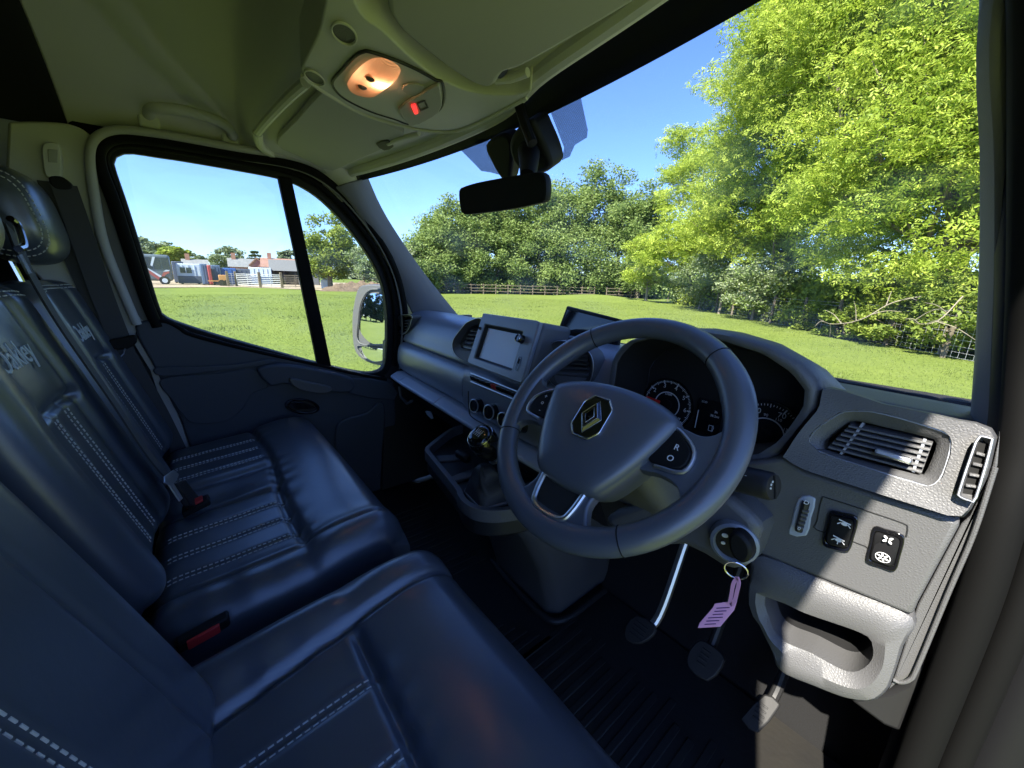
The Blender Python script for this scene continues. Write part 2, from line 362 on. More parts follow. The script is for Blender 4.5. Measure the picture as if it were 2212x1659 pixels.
# roof skin, side walls and bonnet (painted steel outside; the roof and rear side wall also shade the cab)
v, f = grid_mesh(lambda a, b: V3((a * 2 - 1) * 0.92, -2.6 + b * 3.15, 1.66 - 0.10 * (a * 2 - 1) ** 4 - 0.25 * max(0, b - 0.86) / 0.14), 21, 24)
obj('roof_skin', v, f, 'white_paint', van, solid=0.01)
for s in (-1, 1):
    mb = MB().prism([V3(s * 0.90, -2.6, -0.25), V3(s * 0.90, -0.205, -0.25), V3(s * 0.90, -0.205, 0.85), V3(s * 0.83, -0.205, 1.56), V3(s * 0.83, -2.6, 1.56), V3(s * 0.90, -2.6, 0.85)], (s * 0.04, 0, 0))
    mb.obj('body_side', 'white_paint', van, bevel=0.01)
mb = MB().abox((-0.88, -0.40, -0.12), (0.88, 1.12, -0.012)); mb.obj('floor_pan', 'dash_dark', van)
mb = MB().prism([V3(-0.86, 0.93, 0.0), V3(-0.86, 1.06, 0.30), V3(-0.86, 1.06, 0.78), V3(-0.86, 1.10, 0.78), V3(-0.86, 1.10, -0.05), V3(-0.86, 0.93, -0.05)], (1.72, 0, 0)); mb.obj('firewall', 'carpet', van)
v, f = grid_mesh(lambda a, b: V3((a * 2 - 1) * (0.88 - 0.12 * b), 1.08 + 0.75 * b - 0.12 * (a * 2 - 1) ** 2, 0.755 - 0.06 * b - 0.35 * b ** 3), 15, 10)
obj('bonnet', v, f, 'white_paint', van, solid=0.02)

for s in (-1, 1): MB().prism([V3(s * 0.845, 0.76 if s > 0 else 0.585, 0.0), V3(s * 0.845, 1.09, 0.0), V3(s * 0.845, 1.09, 0.80), V3(s * 0.845, 0.78, 0.80), V3(s * 0.845, 0.77 if s > 0 else 0.64, 0.70)], (s * 0.03, 0, 0)).obj('footwell_lining', 'dash_dark', van)
# windscreen pillars: a padded trim each side, section swept from dash to header
def pillar(name, inner, outer, depth, m):
    a = resample(inner, 22, False); b = resample(outer, 22, False); rings = []
    for p, q in zip(a, b):
        w = q - p; d = np.array(depth, float); rings.append([p, p + 0.25 * w - 0.35 * d, p + 0.6 * w - 0.45 * d, p + 0.92 * w - 0.25 * d, q, q + 0.9 * d, p + 0.9 * d])
    return MB().loft(rings, True, True).obj(name, m, van, bevel=0.004, angle=50)
pl_in = smooth([at(773, 388, X=-0.70), at(800, 447, X=-0.722), at(835, 505, X=-0.742), at(900, 597, X=-0.77), at(972, 684, X=-0.80), at(1000, 716, X=-0.81)], 4)
pl_out = smooth([at(722, 405, X=-0.745), at(765, 450, X=-0.76), at(800, 505, X=-0.78), at(848, 590, X=-0.805), at(893, 684, X=-0.835), at(905, 720, X=-0.84)], 4)
pillar('windscreen_pillar', pl_in, pl_out, (-0.02, 0.05, 0.02), 'pillar')
pr_in = smooth([V3(0.69, 0.515, 1.312), at(2150, 0, Y=0.56) + V3(0, 0, 0), at(2147, 300, Y=0.68), at(2138, 560, Y=0.80), at(2124, 760, Y=0.87), at(2110, 908, Y=0.92), at(2104, 985, Y=0.95)], 4)
pr_out = smooth([V3(0.745, 0.455, 1.312), at(2192, 0, Y=0.505), at(2190, 300, Y=0.60), at(2184, 560, Y=0.68), at(2174, 760, Y=0.735), at(2163, 950, Y=0.77), at(2160, 1000, Y=0.78)], 4)
pillar('windscreen_pillar', pr_in, pr_out, (0.03, 0.05, 0.02), 'pillar')
# header corners between pillar and headliner
mb = MB().loft([put(ell(0.062, 0.036, 18), at(746, 398, X=-0.735) + d, (0.6, 0.75, 0), (0, 0.3, 1)) for d in (V3(-.02, .0, -.02), V3(0, -0.03, 0.035), V3(0.02, -0.07, 0.075))]); mb.obj('corner_trim', 'liner_plastic', van)

# driver's door opening: front edge of the aperture with its weather seal, sill, rear post
edge = smooth([at(2192, -160, Y=0.47), at(2196, 0, Y=0.50), at(2194, 300, Y=0.585), at(2190, 560, Y=0.64), at(2182, 760, Y=0.665), at(2168, 950, Y=0.655), at(2130, 1095, Y=0.640), at(2072, 1295, Y=0.635), at(1965, 1583, Y=0.635), at(1937, 1659, Y=0.635), at(1890, 1780, Y=0.635), at(1760, 2150, Y=0.635)], 5)
MB().tube([p + V3(0.012, -0.006, 0) for p in edge], 0.017, 12).obj('aperture_seal', 'seal', van)  # seals and posts here blackened to stand in for cast shade
MB().tube([p + V3(0.040, 0.004, 0) for p in edge], 0.013, 12).obj('aperture_seal', 'seal', van)
MB().tube([p + V3(0.066, 0.028, 0) for p in edge], 0.030, 14).obj('hinge_post', 'black', van)
MB().tube([p + V3(0.018, 0.045, 0) for p in edge], 0.030, 12).obj('hinge_post', 'black', van)
MB().abox((0.80, -0.30, -0.10), (0.90, 0.80, 0.02)).obj('sill', 'dash_dark', van, bevel=0.01)
for s in (-1, 1):
    if s > 0:
        MB().prism([V3(0.80, -0.40, 0), V3(0.80, -0.145, 0), V3(0.80, -0.145, 0.8), V3(0.745, -0.14, 1.32), V3(0.745, -0.40, 1.32), V3(0.80, -0.40, 0.8)], (0.09, 0, 0)).obj('rear_post', 'pillar_grey', van, bevel=0.02)
MB().tube([V3(0.80, -0.19, 1.31), V3(0.80, 0.1, 1.325), V3(0.79, 0.3, 1.32), V3(0.765, 0.46, 1.30)], 0.02, 10).obj('aperture_seal', 'seal', van)

# passenger side: rear post trims, carpeted recess
DPn = nrm((0.7, 0, -0.08)); DP0 = V3(-0.84, 0, 0.60)
def door(x, y, d=0.0): return at(x, y, P=(DP0 + DPn * d, DPn))
def doors(pts, d=0.0): return [door(x, y, d) for x, y in pts]
MB().abox((-0.90, -0.40, 0.0), (-0.865, -0.17, 1.40)).obj('side_lining', 'carpet', van)
MB().abox((-0.895, -0.20, 0.0), (-0.868, -0.055, 0.80)).obj('rear_post_lining', 'door_trim', van)
up = smooth(doors([(16, 262), (90, 262), (150, 268), (190, 288), (206, 325), (203, 420), (222, 540), (246, 640)], 0.012), 4)
low = doors([(290, 690), (180, 690), (40, 560), (10, 400)], 0.012)
MB().prism(up + low, -DPn * 0.03).obj('rear_post_trim', 'liner_plastic', van, bevel=0.006)
g = smooth(doors([(203, 430), (228, 520), (262, 610), (305, 690), (345, 700)], 0.016), 4) + doors([(300, 702), (292, 722), (322, 774), (352, 824), (378, 880), (396, 925), (420, 1000), (395, 1000), (360, 905), (325, 800), (285, 735), (236, 640), (205, 520)], 0.016)
MB().prism(g, -DPn * 0.02).obj('rear_post_trim', 'pillar_grey', van, bevel=0.004)
# belt height adjuster
adj = thing('belt_anchor', 'grey seat belt height adjuster on the rear door post', 'belt anchor', door(105, 345, 0.02))
MB().prism(smooth(doors([(92, 312), (118, 308), (130, 320), (133, 372), (124, 384), (100, 380), (92, 350)], 0.03), 4, True), -DPn * 0.02).obj('housing', 'liner_plastic', adj, bevel=0.005)
MB().prism(doors([(103, 322), (126, 324), (124, 352), (104, 350)], 0.0315), -DPn * 0.004).obj('button', 'visor', adj, bevel=0.001)
MB().prism(smooth(doors([(104, 384), (128, 380), (148, 392), (156, 402), (152, 410), (120, 408)], 0.032), 3, True), -DPn * 0.02).obj('slot', 'black', adj, bevel=0.003)

# ================================================================== passenger door
pd = thing('passenger_door', 'passenger door with dark trim, side window, black window frame and quarter light', 'door', (-0.85, 0.25, 0.0))
WIN = [(243, 352), (252, 336), (278, 329), (340, 338), (400, 347), (520, 368), (605, 385), (655, 404), (705, 440), (760, 500), (803, 562), (829, 622), (838, 700), (833, 785), (815, 805), (780, 806), (710, 792), (640, 774), (560, 752), (480, 730), (410, 708), (362, 690), (345, 672), (310, 560), (272, 440)]
wl = resample(smooth(doors(WIN), 5, True), 120)
wl = [np.array(p) for p in wl]
o1 = offset_loop(wl, DPn, 0.030); i1 = offset_loop(wl, DPn, -0.002)
MB().ring(o1, i1, -DPn * 0.035).obj('window_frame', 'black', pd, bevel=0.004)
wide = offset_loop(wl, DPn, 0.095)
MB().ring([p - DPn * 0.020 for p in wide], [p - DPn * 0.020 for p in o1], -DPn * 0.02).obj('door_frame', 'seal', pd)
top = smooth(doors([(352, 700), (330, 655), (300, 565), (258, 435), (228, 352), (236, 322), (272, 312), (340, 320), (400, 330), (520, 351), (612, 368), (668, 388), (722, 428), (778, 490), (820, 552), (846, 618), (856, 700), (852, 790)], 0.012), 5)
MB().tube(top, 0.009, 10).obj('window_seal', 'seal', pd)
top2 = smooth(doors([(340, 706), (318, 655), (288, 565), (246, 438), (214, 352), (222, 312), (264, 297), (340, 305), (400, 315), (520, 336), (618, 352), (680, 374), (738, 416), (794, 480), (836, 546), (864, 618), (876, 700), (870, 800)], 0.022), 5)
MB().tube(top2, 0.014, 12).obj('window_seal', 'seal', van)
MB().tube([p + DPn * 0.012 for p in smooth(doors([(345, 704), (324, 655), (294, 565), (252, 437), (221, 352), (229, 317), (268, 305), (340, 313), (400, 323), (520, 344), (615, 360), (674, 381), (730, 422), (786, 485), (828, 549), (855, 618), (866, 700), (861, 795)], 0.012), 5)], 0.0045, 8).obj('seal_lip', 'seal_light', van)
MB().tube([p + DPn * 0.004 for p in smooth(doors([(296, 700), (270, 640), (226, 530), (205, 430), (196, 345), (208, 300), (256, 282), (340, 290), (400, 300), (520, 322), (626, 338), (692, 362), (750, 405), (806, 470)], 0.025), 5)], 0.011, 12).obj('aperture_edge', 'pillar_grey', van)
MB().prism(smooth(doors([(298, 702), (271, 640), (227, 530), (206, 430), (198, 345)], 0.014), 4) + smooth(doors([(216, 352), (248, 438), (290, 565), (320, 655), (342, 704)], 0.014), 4), -DPn * 0.01).obj('rear_post_trim', 'pillar', van)
# panes
div_t, div_b = [(603, 384), (632, 392)], [(690, 790), (716, 796)]
main = doors([p for p in WIN if p[0] < 612] , -0.012)
i0 = [k for k, p in enumerate(WIN) if p == (605, 385)][0]; i1_ = [k for k, p in enumerate(WIN) if p == (710, 792)][0]
mp = WIN[:i0 + 1] + [(618, 388), (703, 791)] + WIN[i1_:]
qp = [(618, 388)] + WIN[i0 + 1:i1_] + [(703, 791)]
MB().prism(doors(mp, -0.018), -DPn * 0.004).obj('side_window', 'side_glass', pd)
MB().prism(doors(qp, -0.018), -DPn * 0.004).obj('quarter_light', 'side_glass', pd)
MB().prism(doors([(601, 380), (630, 384), (668, 560), (718, 800), (688, 795), (640, 560)], 0.004), -DPn * 0.03).obj('division_bar', 'seal', pd, bevel=0.004)
# inner trim
TRIM = [(292, 706), (300, 696), (327, 692), (360, 694), (385, 706), (412, 722), (505, 747), (601, 769), (702, 791), (760, 805), (820, 816), (850, 824), (856, 900), (846, 1010), (840, 1200), (600, 1300), (470, 1150), (425, 1010), (390, 905), (374, 878), (349, 824), (322, 774), (296, 728)]
MB().prism(doors(TRIM, 0.028), -DPn * 0.05).obj('door_trim', 'door_trim', pd, bevel=0.007, seg=3)
MB().tube(smooth(doors([(327, 693), (360, 695), (388, 709), (412, 723), (505, 748), (601, 770), (702, 792), (760, 806), (835, 820)], 0.024), 4), 0.007, 8).obj('belt_line_seal', 'seal', pd)
MB().prism(smooth(doors([(338, 792), (430, 790), (520, 784), (572, 775), (600, 779), (560, 789), (470, 800), (352, 812)], 0.030), 3, True), DPn * 0.010).obj('trim_ledge', 'door_trim', pd, bevel=0.004)
MB().prism(smooth(doors([(349, 818), (470, 806), (548, 797), (580, 832), (545, 850), (522, 885), (490, 908), (450, 914), (414, 912), (394, 895), (370, 862)], 0.0285), 4, True), DPn * 0.006).obj('trim_insert', 'door_trim', pd, bevel=0.004)
MB().prism(smooth(doors([(552, 793), (606, 783), (669, 791), (757, 813), (754, 842), (706, 842), (650, 830), (606, 824), (582, 830)], 0.030), 2, True), DPn * 0.030).obj('armrest', 'door_trim', pd, bevel=0.008, seg=3)
MB().prism(smooth(doors([(622, 812), (664, 820), (712, 832), (700, 845), (664, 842), (634, 832)], 0.040), 3, True), DPn * 0.030).obj('pull_cup', 'dash', pd, bevel=0.004)
MB().prism(smooth(doors([(760, 815), (845, 828), (850, 862), (752, 848)], 0.030), 2, True), DPn * 0.012).obj('trim_panel', 'door_trim', pd, bevel=0.004)
hc, hx_, hy_ = door(653, 877, 0.031), nrm(door(690, 883, 0.031) - door(616, 871, 0.031)), None
hy_ = nrm(np.cross(DPn, hx_))
hw = np.linalg.norm(door(690, 883, 0.031) - door(616, 871, 0.031)) / 2; hh = hw * 0.5
hd = MB().ring(put(ell(hw, hh, 36), hc, hx_, hy_), put(ell(hw * 0.8, hh * 0.74, 36), hc, hx_, hy_), DPn * 0.008).obj('door_handle', 'gloss_black', pd, bevel=0.002)
MB().prism(put(ell(hw * 0.82, hh * 0.76, 30), hc - DPn * 0.008, hx_, hy_), DPn * 0.006).obj('recess', 'dash_dark', hd)
lever = [(-0.75, 0.1), (-0.6, 0.45), (-0.1, 0.52), (0.55, 0.28), (0.7, 0.1), (0.4, -0.15), (-0.3, -0.4), (-0.65, -0.3)]
MB().prism(smooth([hc + hx_ * a * hw + hy_ * b * hh + DPn * 0.002 for a, b in lever], 4, True), DPn * 0.007).obj('lever', 'gloss_black', hd, bevel=0.003)
MB().prism(smooth(doors([(722, 935), (740, 905), (790, 890), (815, 868), (830, 880), (826, 960), (812, 1030), (735, 1010)], 0.029), 3, True), DPn * 0.012).obj('door_pocket', 'door_trim', pd, bevel=0.006)
MB().prism(put(rrect(0.010, 0.010, 0.0099, 6), door(313, 706, 0.029), (0, 1, 0), nrm(np.cross(DPn, (0, 1, 0)))), DPn * 0.001).obj('screw_cap', 'door_trim', pd)
MB().abox((-0.93, -0.19, -0.22), (-0.905, 0.78, 0.50)).obj('outer_skin', 'white_paint', pd)

# outside mirror on the passenger door
MN = nrm((0.43, -0.895, 0.055)); MO = V3(-1.06, 0.70, 0.80)
wm = thing('wing_mirror', 'black outside mirror with a large upper glass and small wide angle glass below', 'mirror', (-0.95, 0.72, 0.6))
def wmp(pts, d=0): return ats(pts, P=(MO + MN * d, MN))
HO = smooth(wmp([(776, 621), (795, 616), (826, 618), (858, 628), (866, 690), (862, 770), (845, 790), (815, 788), (792, 781), (772, 766), (763, 740), (761, 690), (766, 650)], 0), 5, True)
HO = resample(HO, 60); cc = sum(HO) / len(HO)
MB().loft([HO, [cc + (p - cc) * 1.03 - MN * 0.03 for p in HO], [cc + (p - cc) * 0.92 - MN * 0.10 for p in HO], [cc + (p - cc) * 0.6 - MN * 0.15 for p in HO]]).obj('housing', 'dash', wm, bevel=0.004, angle=60)
def paneq(pts, nm, m, d):
    P = resample(smooth(wmp(pts, d), 4, True), 48); c0 = sum(P) / len(P); Rc = 1.0 if nm == 'mirror_glass' else 0.45   # convex glass
    dome = lambda p: p + MN * (0.0035 - np.dot(p - c0, p - c0) / (2 * Rc))
    MB().loft([[dome(c0 + (p - c0) * s) for p in P] for s in (1, .9, .8, .7, .6, .5, .4, .3, .2, .1, .01)], True, False).obj(nm, m, wm, angle=80)
    return P
P = paneq([(803, 627), (828, 629), (846, 640), (848, 690), (842, 738), (822, 744), (776, 738), (776, 690), (780, 660), (790, 637)], 'mirror_glass', 'mirror_glass', 0.004)
c2 = sum(P) / len(P); MB().ring([c2 + (p - c2) * 1.06 for p in P], P, MN * 0.006).obj('glass_rim', 'dash', wm, bevel=0.002)
P = paneq([(776, 747), (822, 753), (838, 756), (832, 776), (808, 781), (788, 772), (778, 760)], 'wide_angle_glass', 'mirror_glass', 0.004)
c2 = sum(P) / len(P); MB().ring([c2 + (p - c2) * 1.10 for p in P], P, MN * 0.006).obj('glass_rim', 'dash', wm, bevel=0.002)
MB().tube([V3(-0.92, 0.72, 0.62), V3(-1.0, 0.75, 0.68), V3(-1.06, 0.76, 0.74)], 0.035, 12).obj('arm', 'dash', wm)

# ================================================================== seats
EX = V3(1, 0, 0); EZ = V3(0, 0, 1)
def line(surf, xs, ys, lift=0.0012): return [surf(float(x), float(y), lift) for x, y in zip(xs, ys)]
bench = thing('passenger_bench', 'black leather double passenger bench with white stitched channels and two backrests', 'seat', (-0.37, 0.1, 0))
ty = R_(4); ey = V3(0, math.cos(ty), math.sin(ty)); en = V3(0, -math.sin(ty), math.cos(ty))
bx0, by0 = -0.372, 0.085
def h_bench(x, y):
    X = x + bx0; Y = y + by0
    front = sig((Y - 0.118) / 0.006); back = 1 - front
    z = 0.432 + 0.020 * front * np.exp(-((Y - 0.21) / 0.10) ** 2) + 0.016 * np.exp(-((X - 0.035) / 0.05) ** 2) * 1.0
    for c in (-0.685, -0.605, -0.525, -0.215, -0.135, -0.060): z = z + back * groove(X - c, 0.007, 0.0055)
    z = z + back * (groove(X + 0.455, 0.020, 0.012) + groove(X + 0.300 + 0.05 * np.clip(0.1 - Y, 0, .2), 0.010, 0.013) + groove(X + 0.36, 0.05, 0.006) * sig((0.02 - Y) / 0.03) * 3)
    z = z + groove(Y - 0.118 - 0.008 * np.sin(X * 9), 0.009, 0.013) * sig((0.0 - X) / 0.01)
    z = z + groove(X - 0.004 - 0.10 * np.clip(Y - 0.12, 0, 1), 0.008, 0.008)
    z = z - 0.03 * np.clip((X + 0.76) / -0.06, 0, 1) ** 2
    z = z + 0.0012 * np.exp(-((Y - 0.128) / 0.025) ** 2) * np.sin(X * 95 + 2 * np.sin(X * 17)) + 0.0006 * np.sin(X * 13 + Y * 21) * np.sin(Y * 33 - X * 7 + 1) + 0.0010 * np.exp(-((X - 0.05) / 0.05) ** 2) * np.sin(Y * 70 + 3 * np.sin(Y * 9))
    return z
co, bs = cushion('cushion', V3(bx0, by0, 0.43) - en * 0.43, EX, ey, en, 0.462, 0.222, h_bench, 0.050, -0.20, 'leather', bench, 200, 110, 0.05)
st = MB()
for c in (-0.685, -0.605, -0.525, -0.215, -0.135, -0.060):
    for dd in (-0.007, 0.007):
        ys = np.linspace(-0.19, 0.028, 60); stitch(st, line(bs, [c + dd - bx0] * 60, ys, 0.0008), up=en, w=0.0009)
st.obj('stitching', 'thread', bench, smooth=False)['kind'] = 'stuff'
# piped hem round the cushion edge
hem = [bs(a, b, -0.075) + V3(0.002, 0, 0) for a, b in [(0.455, -0.23), (0.457, -0.1), (0.458, 0.05), (0.455, 0.14), (0.445, 0.195), (0.42, 0.222), (0.36, 0.233), (0.2, 0.236), (-0.2, 0.236)]]
hem = smooth([V3(0.088, -0.13, 0.335), V3(0.090, 0.0, 0.338), V3(0.091, 0.12, 0.345), V3(0.090, 0.19, 0.355), V3(0.083, 0.245, 0.365), V3(0.062, 0.285, 0.370), V3(0.02, 0.304, 0.372), V3(-0.1, 0.310, 0.372), V3(-0.4, 0.311, 0.372)], 6)
st = MB(); hem = [p + V3(0.006, 0.005, 0) for p in hem]; stitch(st, [p + V3(0.003, 0.001, 0.006) for p in hem], up=(1, 0.4, 0), w=0.0009); stitch(st, [p + V3(0.003, 0.001, -0.006) for p in hem], up=(1, 0.4, 0), w=0.0009)
st.obj('hem_stitching', 'thread', bench, smooth=False)['kind'] = 'stuff'
MB().abox((-0.80, -0.10, 0.0), (0.06, 0.26, 0.22)).obj('seat_base', 'dash_dark', bench, bevel=0.02)
ta = R_(16); eyb = V3(0, -math.sin(ta), math.cos(ta)); enb = V3(0, math.cos(ta), math.sin(ta))
def h_back(w):
    def h(x, y):
        ax = np.abs(x); Y = y + 0.27
        z = 0.0 + 0.030 * sig((ax - w) / 0.018)
        low_ = sig((0.325 - Y) / 0.004)
        for c in (-0.065, 0.0, 0.065): z = z + low_ * groove(x - c, 0.007, 0.0055)
        z = z + groove(Y - 0.33, 0.008, 0.012) * (ax < w + 0.01)
        z = z + groove(ax - w, 0.008, 0.007)
        z = z + 0.012 * sig((Y - 0.335) / 0.01) * np.exp(-(x / 0.12) ** 2)
        return z
    return h
for cx_, w_, nm in ((-0.165, 0.105, 0), (-0.625, 0.105, 1)):
    O = V3(cx_, -0.118, 0.45) + eyb * 0.245
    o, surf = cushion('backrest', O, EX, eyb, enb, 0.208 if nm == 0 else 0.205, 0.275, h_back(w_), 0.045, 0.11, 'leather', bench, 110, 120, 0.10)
    st = MB()
    for c in (-0.065, 0.0, 0.065):
        for dd in (-0.007, 0.007):
            ys = np.linspace(-0.235, 0.045, 60); stitch(st, line(surf, [c + dd] * 60, ys, 0.0008), up=enb, w=0.0009)
    s2 = st.obj('stitching', 'thread', o, smooth=False); s2['kind'] = 'stuff'
    st = MB(); xs = np.linspace(-0.17, 0.17, 50)
    for dd in (0.245, 0.253): stitch(st, line(surf, xs, [dd] * 50, 0.001), up=eyb, w=0.0009)
    st.obj('stitching', 'thread', o, smooth=False)['kind'] = 'stuff'
    text('embroidered_name', 'Oakley', surf(0.02 if nm == 0 else 0.0, 0.155 if nm == 0 else 0.135, 0.004), -EX, eyb, 0.056 if nm == 0 else 0.056, 'embroidery', o, 0.0008)
# headrests (a puffed block with stitched side seam) on the bench
def headrest(cx, cy, cz, parent, hx=0.125, hy=0.062, hz=0.10):
    rings = []; n = 40; e = 0.62
    def se(a, ex_): return math.copysign(abs(a) ** ex_, a)
    for i in range(17):
        ph = -math.pi / 2 + math.pi * i / 16; cz_ = se(math.cos(ph), 0.55); sx = se(math.sin(ph), 0.75)
        rings.append([V3(cx + hx * sx, cy + hy * cz_ * se(math.cos(2 * math.pi * k / n), 0.8) - 0.18 * hz * se(math.sin(2 * math.pi * k / n), e) + 0.010 * math.sin(2 * math.pi * k / n), cz + hz * cz_ * se(math.sin(2 * math.pi * k / n), e)) for k in range(n)])
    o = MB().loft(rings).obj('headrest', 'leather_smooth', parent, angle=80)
    st = MB()
    for q in (12, 13):
        r = rings[q]; c = sum(r) / n; stitch(st, [c + (p - c) * 1.006 for p in r + [r[0]]], up=(1, 0, 0), w=0.0009)
    st.obj('stitching', 'thread', o, smooth=False)['kind'] = 'stuff'
    for s in (-0.05, 0.05): MB().tube([V3(cx + s, cy - 0.02, cz - hz * 0.8), V3(cx + s, cy - 0.0, cz - hz - 0.10)], 0.007, 10).obj('post', 'chrome', o)
headrest(-0.625, -0.262, 1.075, bench)
headrest(-0.17, -0.268, 1.07, bench)

drv = thing('driver_seat', 'black leather driver seat with raised side bolsters in the foreground', 'seat', (0.45, 0.1, 0))
dx0, dy0 = 0.445, 0.090
td = R_(5); eyd = V3(0, math.cos(td), math.sin(td)); end = V3(0, -math.sin(td), math.cos(td))
def h_drv(x, y):
    Y = y + dy0; front = sig((Y - 0.130) / 0.005); back = 1 - front; ax = np.abs(x)
    z = 0.424 + 0.014 * front * np.exp(-((Y - 0.22) / 0.09) ** 2)
    z = z + 0.034 * np.exp(-((ax - 0.245) / 0.045) ** 2) * (1 - 0.35 * front)
    for c in (-0.098, 0.008, 0.11): z = z + back * groove(x - c, 0.007, 0.006)
    z = z + groove(Y - 0.130, 0.008, 0.012) * sig((0.185 - ax) / 0.004)
    z = z + groove(ax - (0.185 + 0.02 * np.sin(Y * 6)), 0.007, 0.010)
    z = z + 0.0012 * np.exp(-((Y - 0.142) / 0.025) ** 2) * np.sin(x * 110 + 2 * np.sin(x * 21)) + 0.0005 * np.sin(x * 15 + Y * 19 + 2) * np.sin(Y * 31 - x * 9) + 0.0012 * np.exp(-((ax - 0.20) / 0.03) ** 2) * np.sin(Y * 85 + 2 * np.sin(Y * 13))
    return z
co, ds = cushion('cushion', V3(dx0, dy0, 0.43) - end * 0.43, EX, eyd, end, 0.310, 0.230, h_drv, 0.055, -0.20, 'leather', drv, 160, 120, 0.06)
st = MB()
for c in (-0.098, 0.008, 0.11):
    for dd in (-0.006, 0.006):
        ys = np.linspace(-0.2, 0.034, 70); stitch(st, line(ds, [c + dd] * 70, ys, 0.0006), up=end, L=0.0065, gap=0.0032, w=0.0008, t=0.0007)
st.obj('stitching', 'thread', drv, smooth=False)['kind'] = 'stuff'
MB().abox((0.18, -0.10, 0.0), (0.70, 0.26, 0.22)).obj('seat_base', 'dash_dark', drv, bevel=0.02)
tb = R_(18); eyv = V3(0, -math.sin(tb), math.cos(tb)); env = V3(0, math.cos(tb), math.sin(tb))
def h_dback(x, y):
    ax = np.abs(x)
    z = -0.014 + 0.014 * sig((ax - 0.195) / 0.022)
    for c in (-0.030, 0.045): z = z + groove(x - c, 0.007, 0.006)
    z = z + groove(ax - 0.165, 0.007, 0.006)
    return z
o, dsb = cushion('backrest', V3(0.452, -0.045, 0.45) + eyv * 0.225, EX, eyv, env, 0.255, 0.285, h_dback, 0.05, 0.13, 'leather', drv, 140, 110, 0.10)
st = MB()
for c in (-0.030, 0.045):
    for dd in (-0.006, 0.006):
        ys = np.linspace(-0.235, 0.2, 90); stitch(st, line(dsb, [c + dd] * 90, ys, 0.0006), up=env, L=0.0065, gap=0.0032, w=0.0007, t=0.0007)
st.obj('stitching', 'thread', o, smooth=False)['kind'] = 'stuff'

# seat belts and buckles
def belt(mb, path, w=0.023, t=0.0008, up=None): mb.tube(path, 1, flat=(w, t), up=up)
b1 = thing('seat_belt', 'black seat belt hanging from the adjuster down the rear door post', 'seat belt', door(260, 740, 0.03))
mb = MB(); belt(mb, smooth([door(138, 400, 0.03), door(170, 490, 0.035), door(222, 640, 0.04), door(262, 742, 0.045)], 6), up=DPn); mb.obj('webbing', 'webbing', b1)
mb = MB(); belt(mb, smooth([door(110, 392, 0.02), door(150, 520, 0.02), door(205, 650, 0.03), door(250, 745, 0.04)], 6), up=DPn); mb.obj('webbing', 'webbing', b1)
mb = MB(); belt(mb, smooth([door(262, 742, 0.045), door(300, 810, 0.05), door(350, 900, 0.05), door(392, 985, 0.05)], 6), w=0.02, up=DPn); mb.obj('webbing', 'webbing', b1)
MB().prism(smooth(doors([(232, 735), (262, 728), (292, 722), (296, 738), (276, 752), (240, 752)], 0.05), 2, True), DPn * 0.012).obj('belt_guide', 'black', b1, bevel=0.004)
MB().tube([door(270, 752, 0.062), door(268, 764, 0.062), door(262, 770, 0.062)], 0.0022, 8).obj('clip', 'chrome', b1)
MB().prism(doors([(378, 980), (402, 970), (406, 984), (382, 994)], 0.052), DPn * 0.006).obj('tongue', 'satin', b1, bevel=0.002)
BP = (V3(-0.37, -0.118, 0.45) + enb * 0.045, enb)
b2 = thing('seat_belt', 'dark seat belt of the middle seat running diagonally down between the backrests', 'seat belt', at(200, 750, P=BP))
mid = smooth([at(26, 500, P=BP), at(60, 580, P=BP), at(130, 700, P=BP), at(240, 860, P=BP), at(320, 980, P=BP), at(364, 1030, P=BP)], 6)
mb = MB(); belt(mb, mid, up=enb); mb.obj('webbing', 'webbing', b2)
mb = MB(); belt(mb, [p + enb * 0.003 + EX * 0.012 for p in mid], up=enb, w=0.018); mb.obj('webbing', 'webbing', b2)
MB().prism(ats([(352, 1030), (372, 1016), (384, 1026), (378, 1040), (372, 1046), (392, 1078), (386, 1084), (362, 1048), (352, 1044)], P=(BP[0] + enb * 0.012, enb)), enb * 0.003).obj('tongue', 'satin', b2, bevel=0.001)
MB().prism(ats([(368, 1050), (388, 1042), (426, 1090), (410, 1102), (398, 1098)], P=(BP[0] + enb * 0.006, enb)), enb * 0.012).obj('buckle_strap', 'black', b2, bevel=0.003)
MB().tube(smooth(ats([(22, 472), (36, 484), (46, 508), (51, 532), (40, 538)], P=(BP[0] + enb * 0.075, enb)), 4), 0.004, 8).obj('belt_guide', 'gloss_black', b2)
MB().prism(ats([(36, 552), (42, 549), (64, 590), (57, 592)], P=(BP[0] + enb * 0.012, enb)), enb * 0.003).obj('headrest_catch', 'chrome', b2)
def buckle(lbl, c, ex, ey_, ez, w, l, h):
    t = thing('belt_buckle', lbl, 'buckle', c, 'belt buckles on the seats')
    MB().box(c, ex * w, ey_ * l, ez * h).obj('body', 'black', t, bevel=0.004)
    MB().box(np.array(c) + ez * (h + 0.001), ex * w * 0.75, ey_ * l * 0.6, ez * 0.003).obj('release_button', 'red_plastic', t, bevel=0.001)
p1 = at(440, 1364, X=0.105)
buckle('red seat belt buckle beside the near edge of the passenger bench', p1, V3(0, 0, 0.010), V3(0, 0.034, 0.006), V3(1, 0, 0), 1, 1, 0.010)
p2 = at(424, 1092, Z=0.438)
buckle('half hidden red belt buckle sunk in the middle of the passenger bench', p2, V3(0.018, 0, 0), V3(0, 0.026, 0.008), V3(0, -0.2, 1), 1, 1, 0.008)

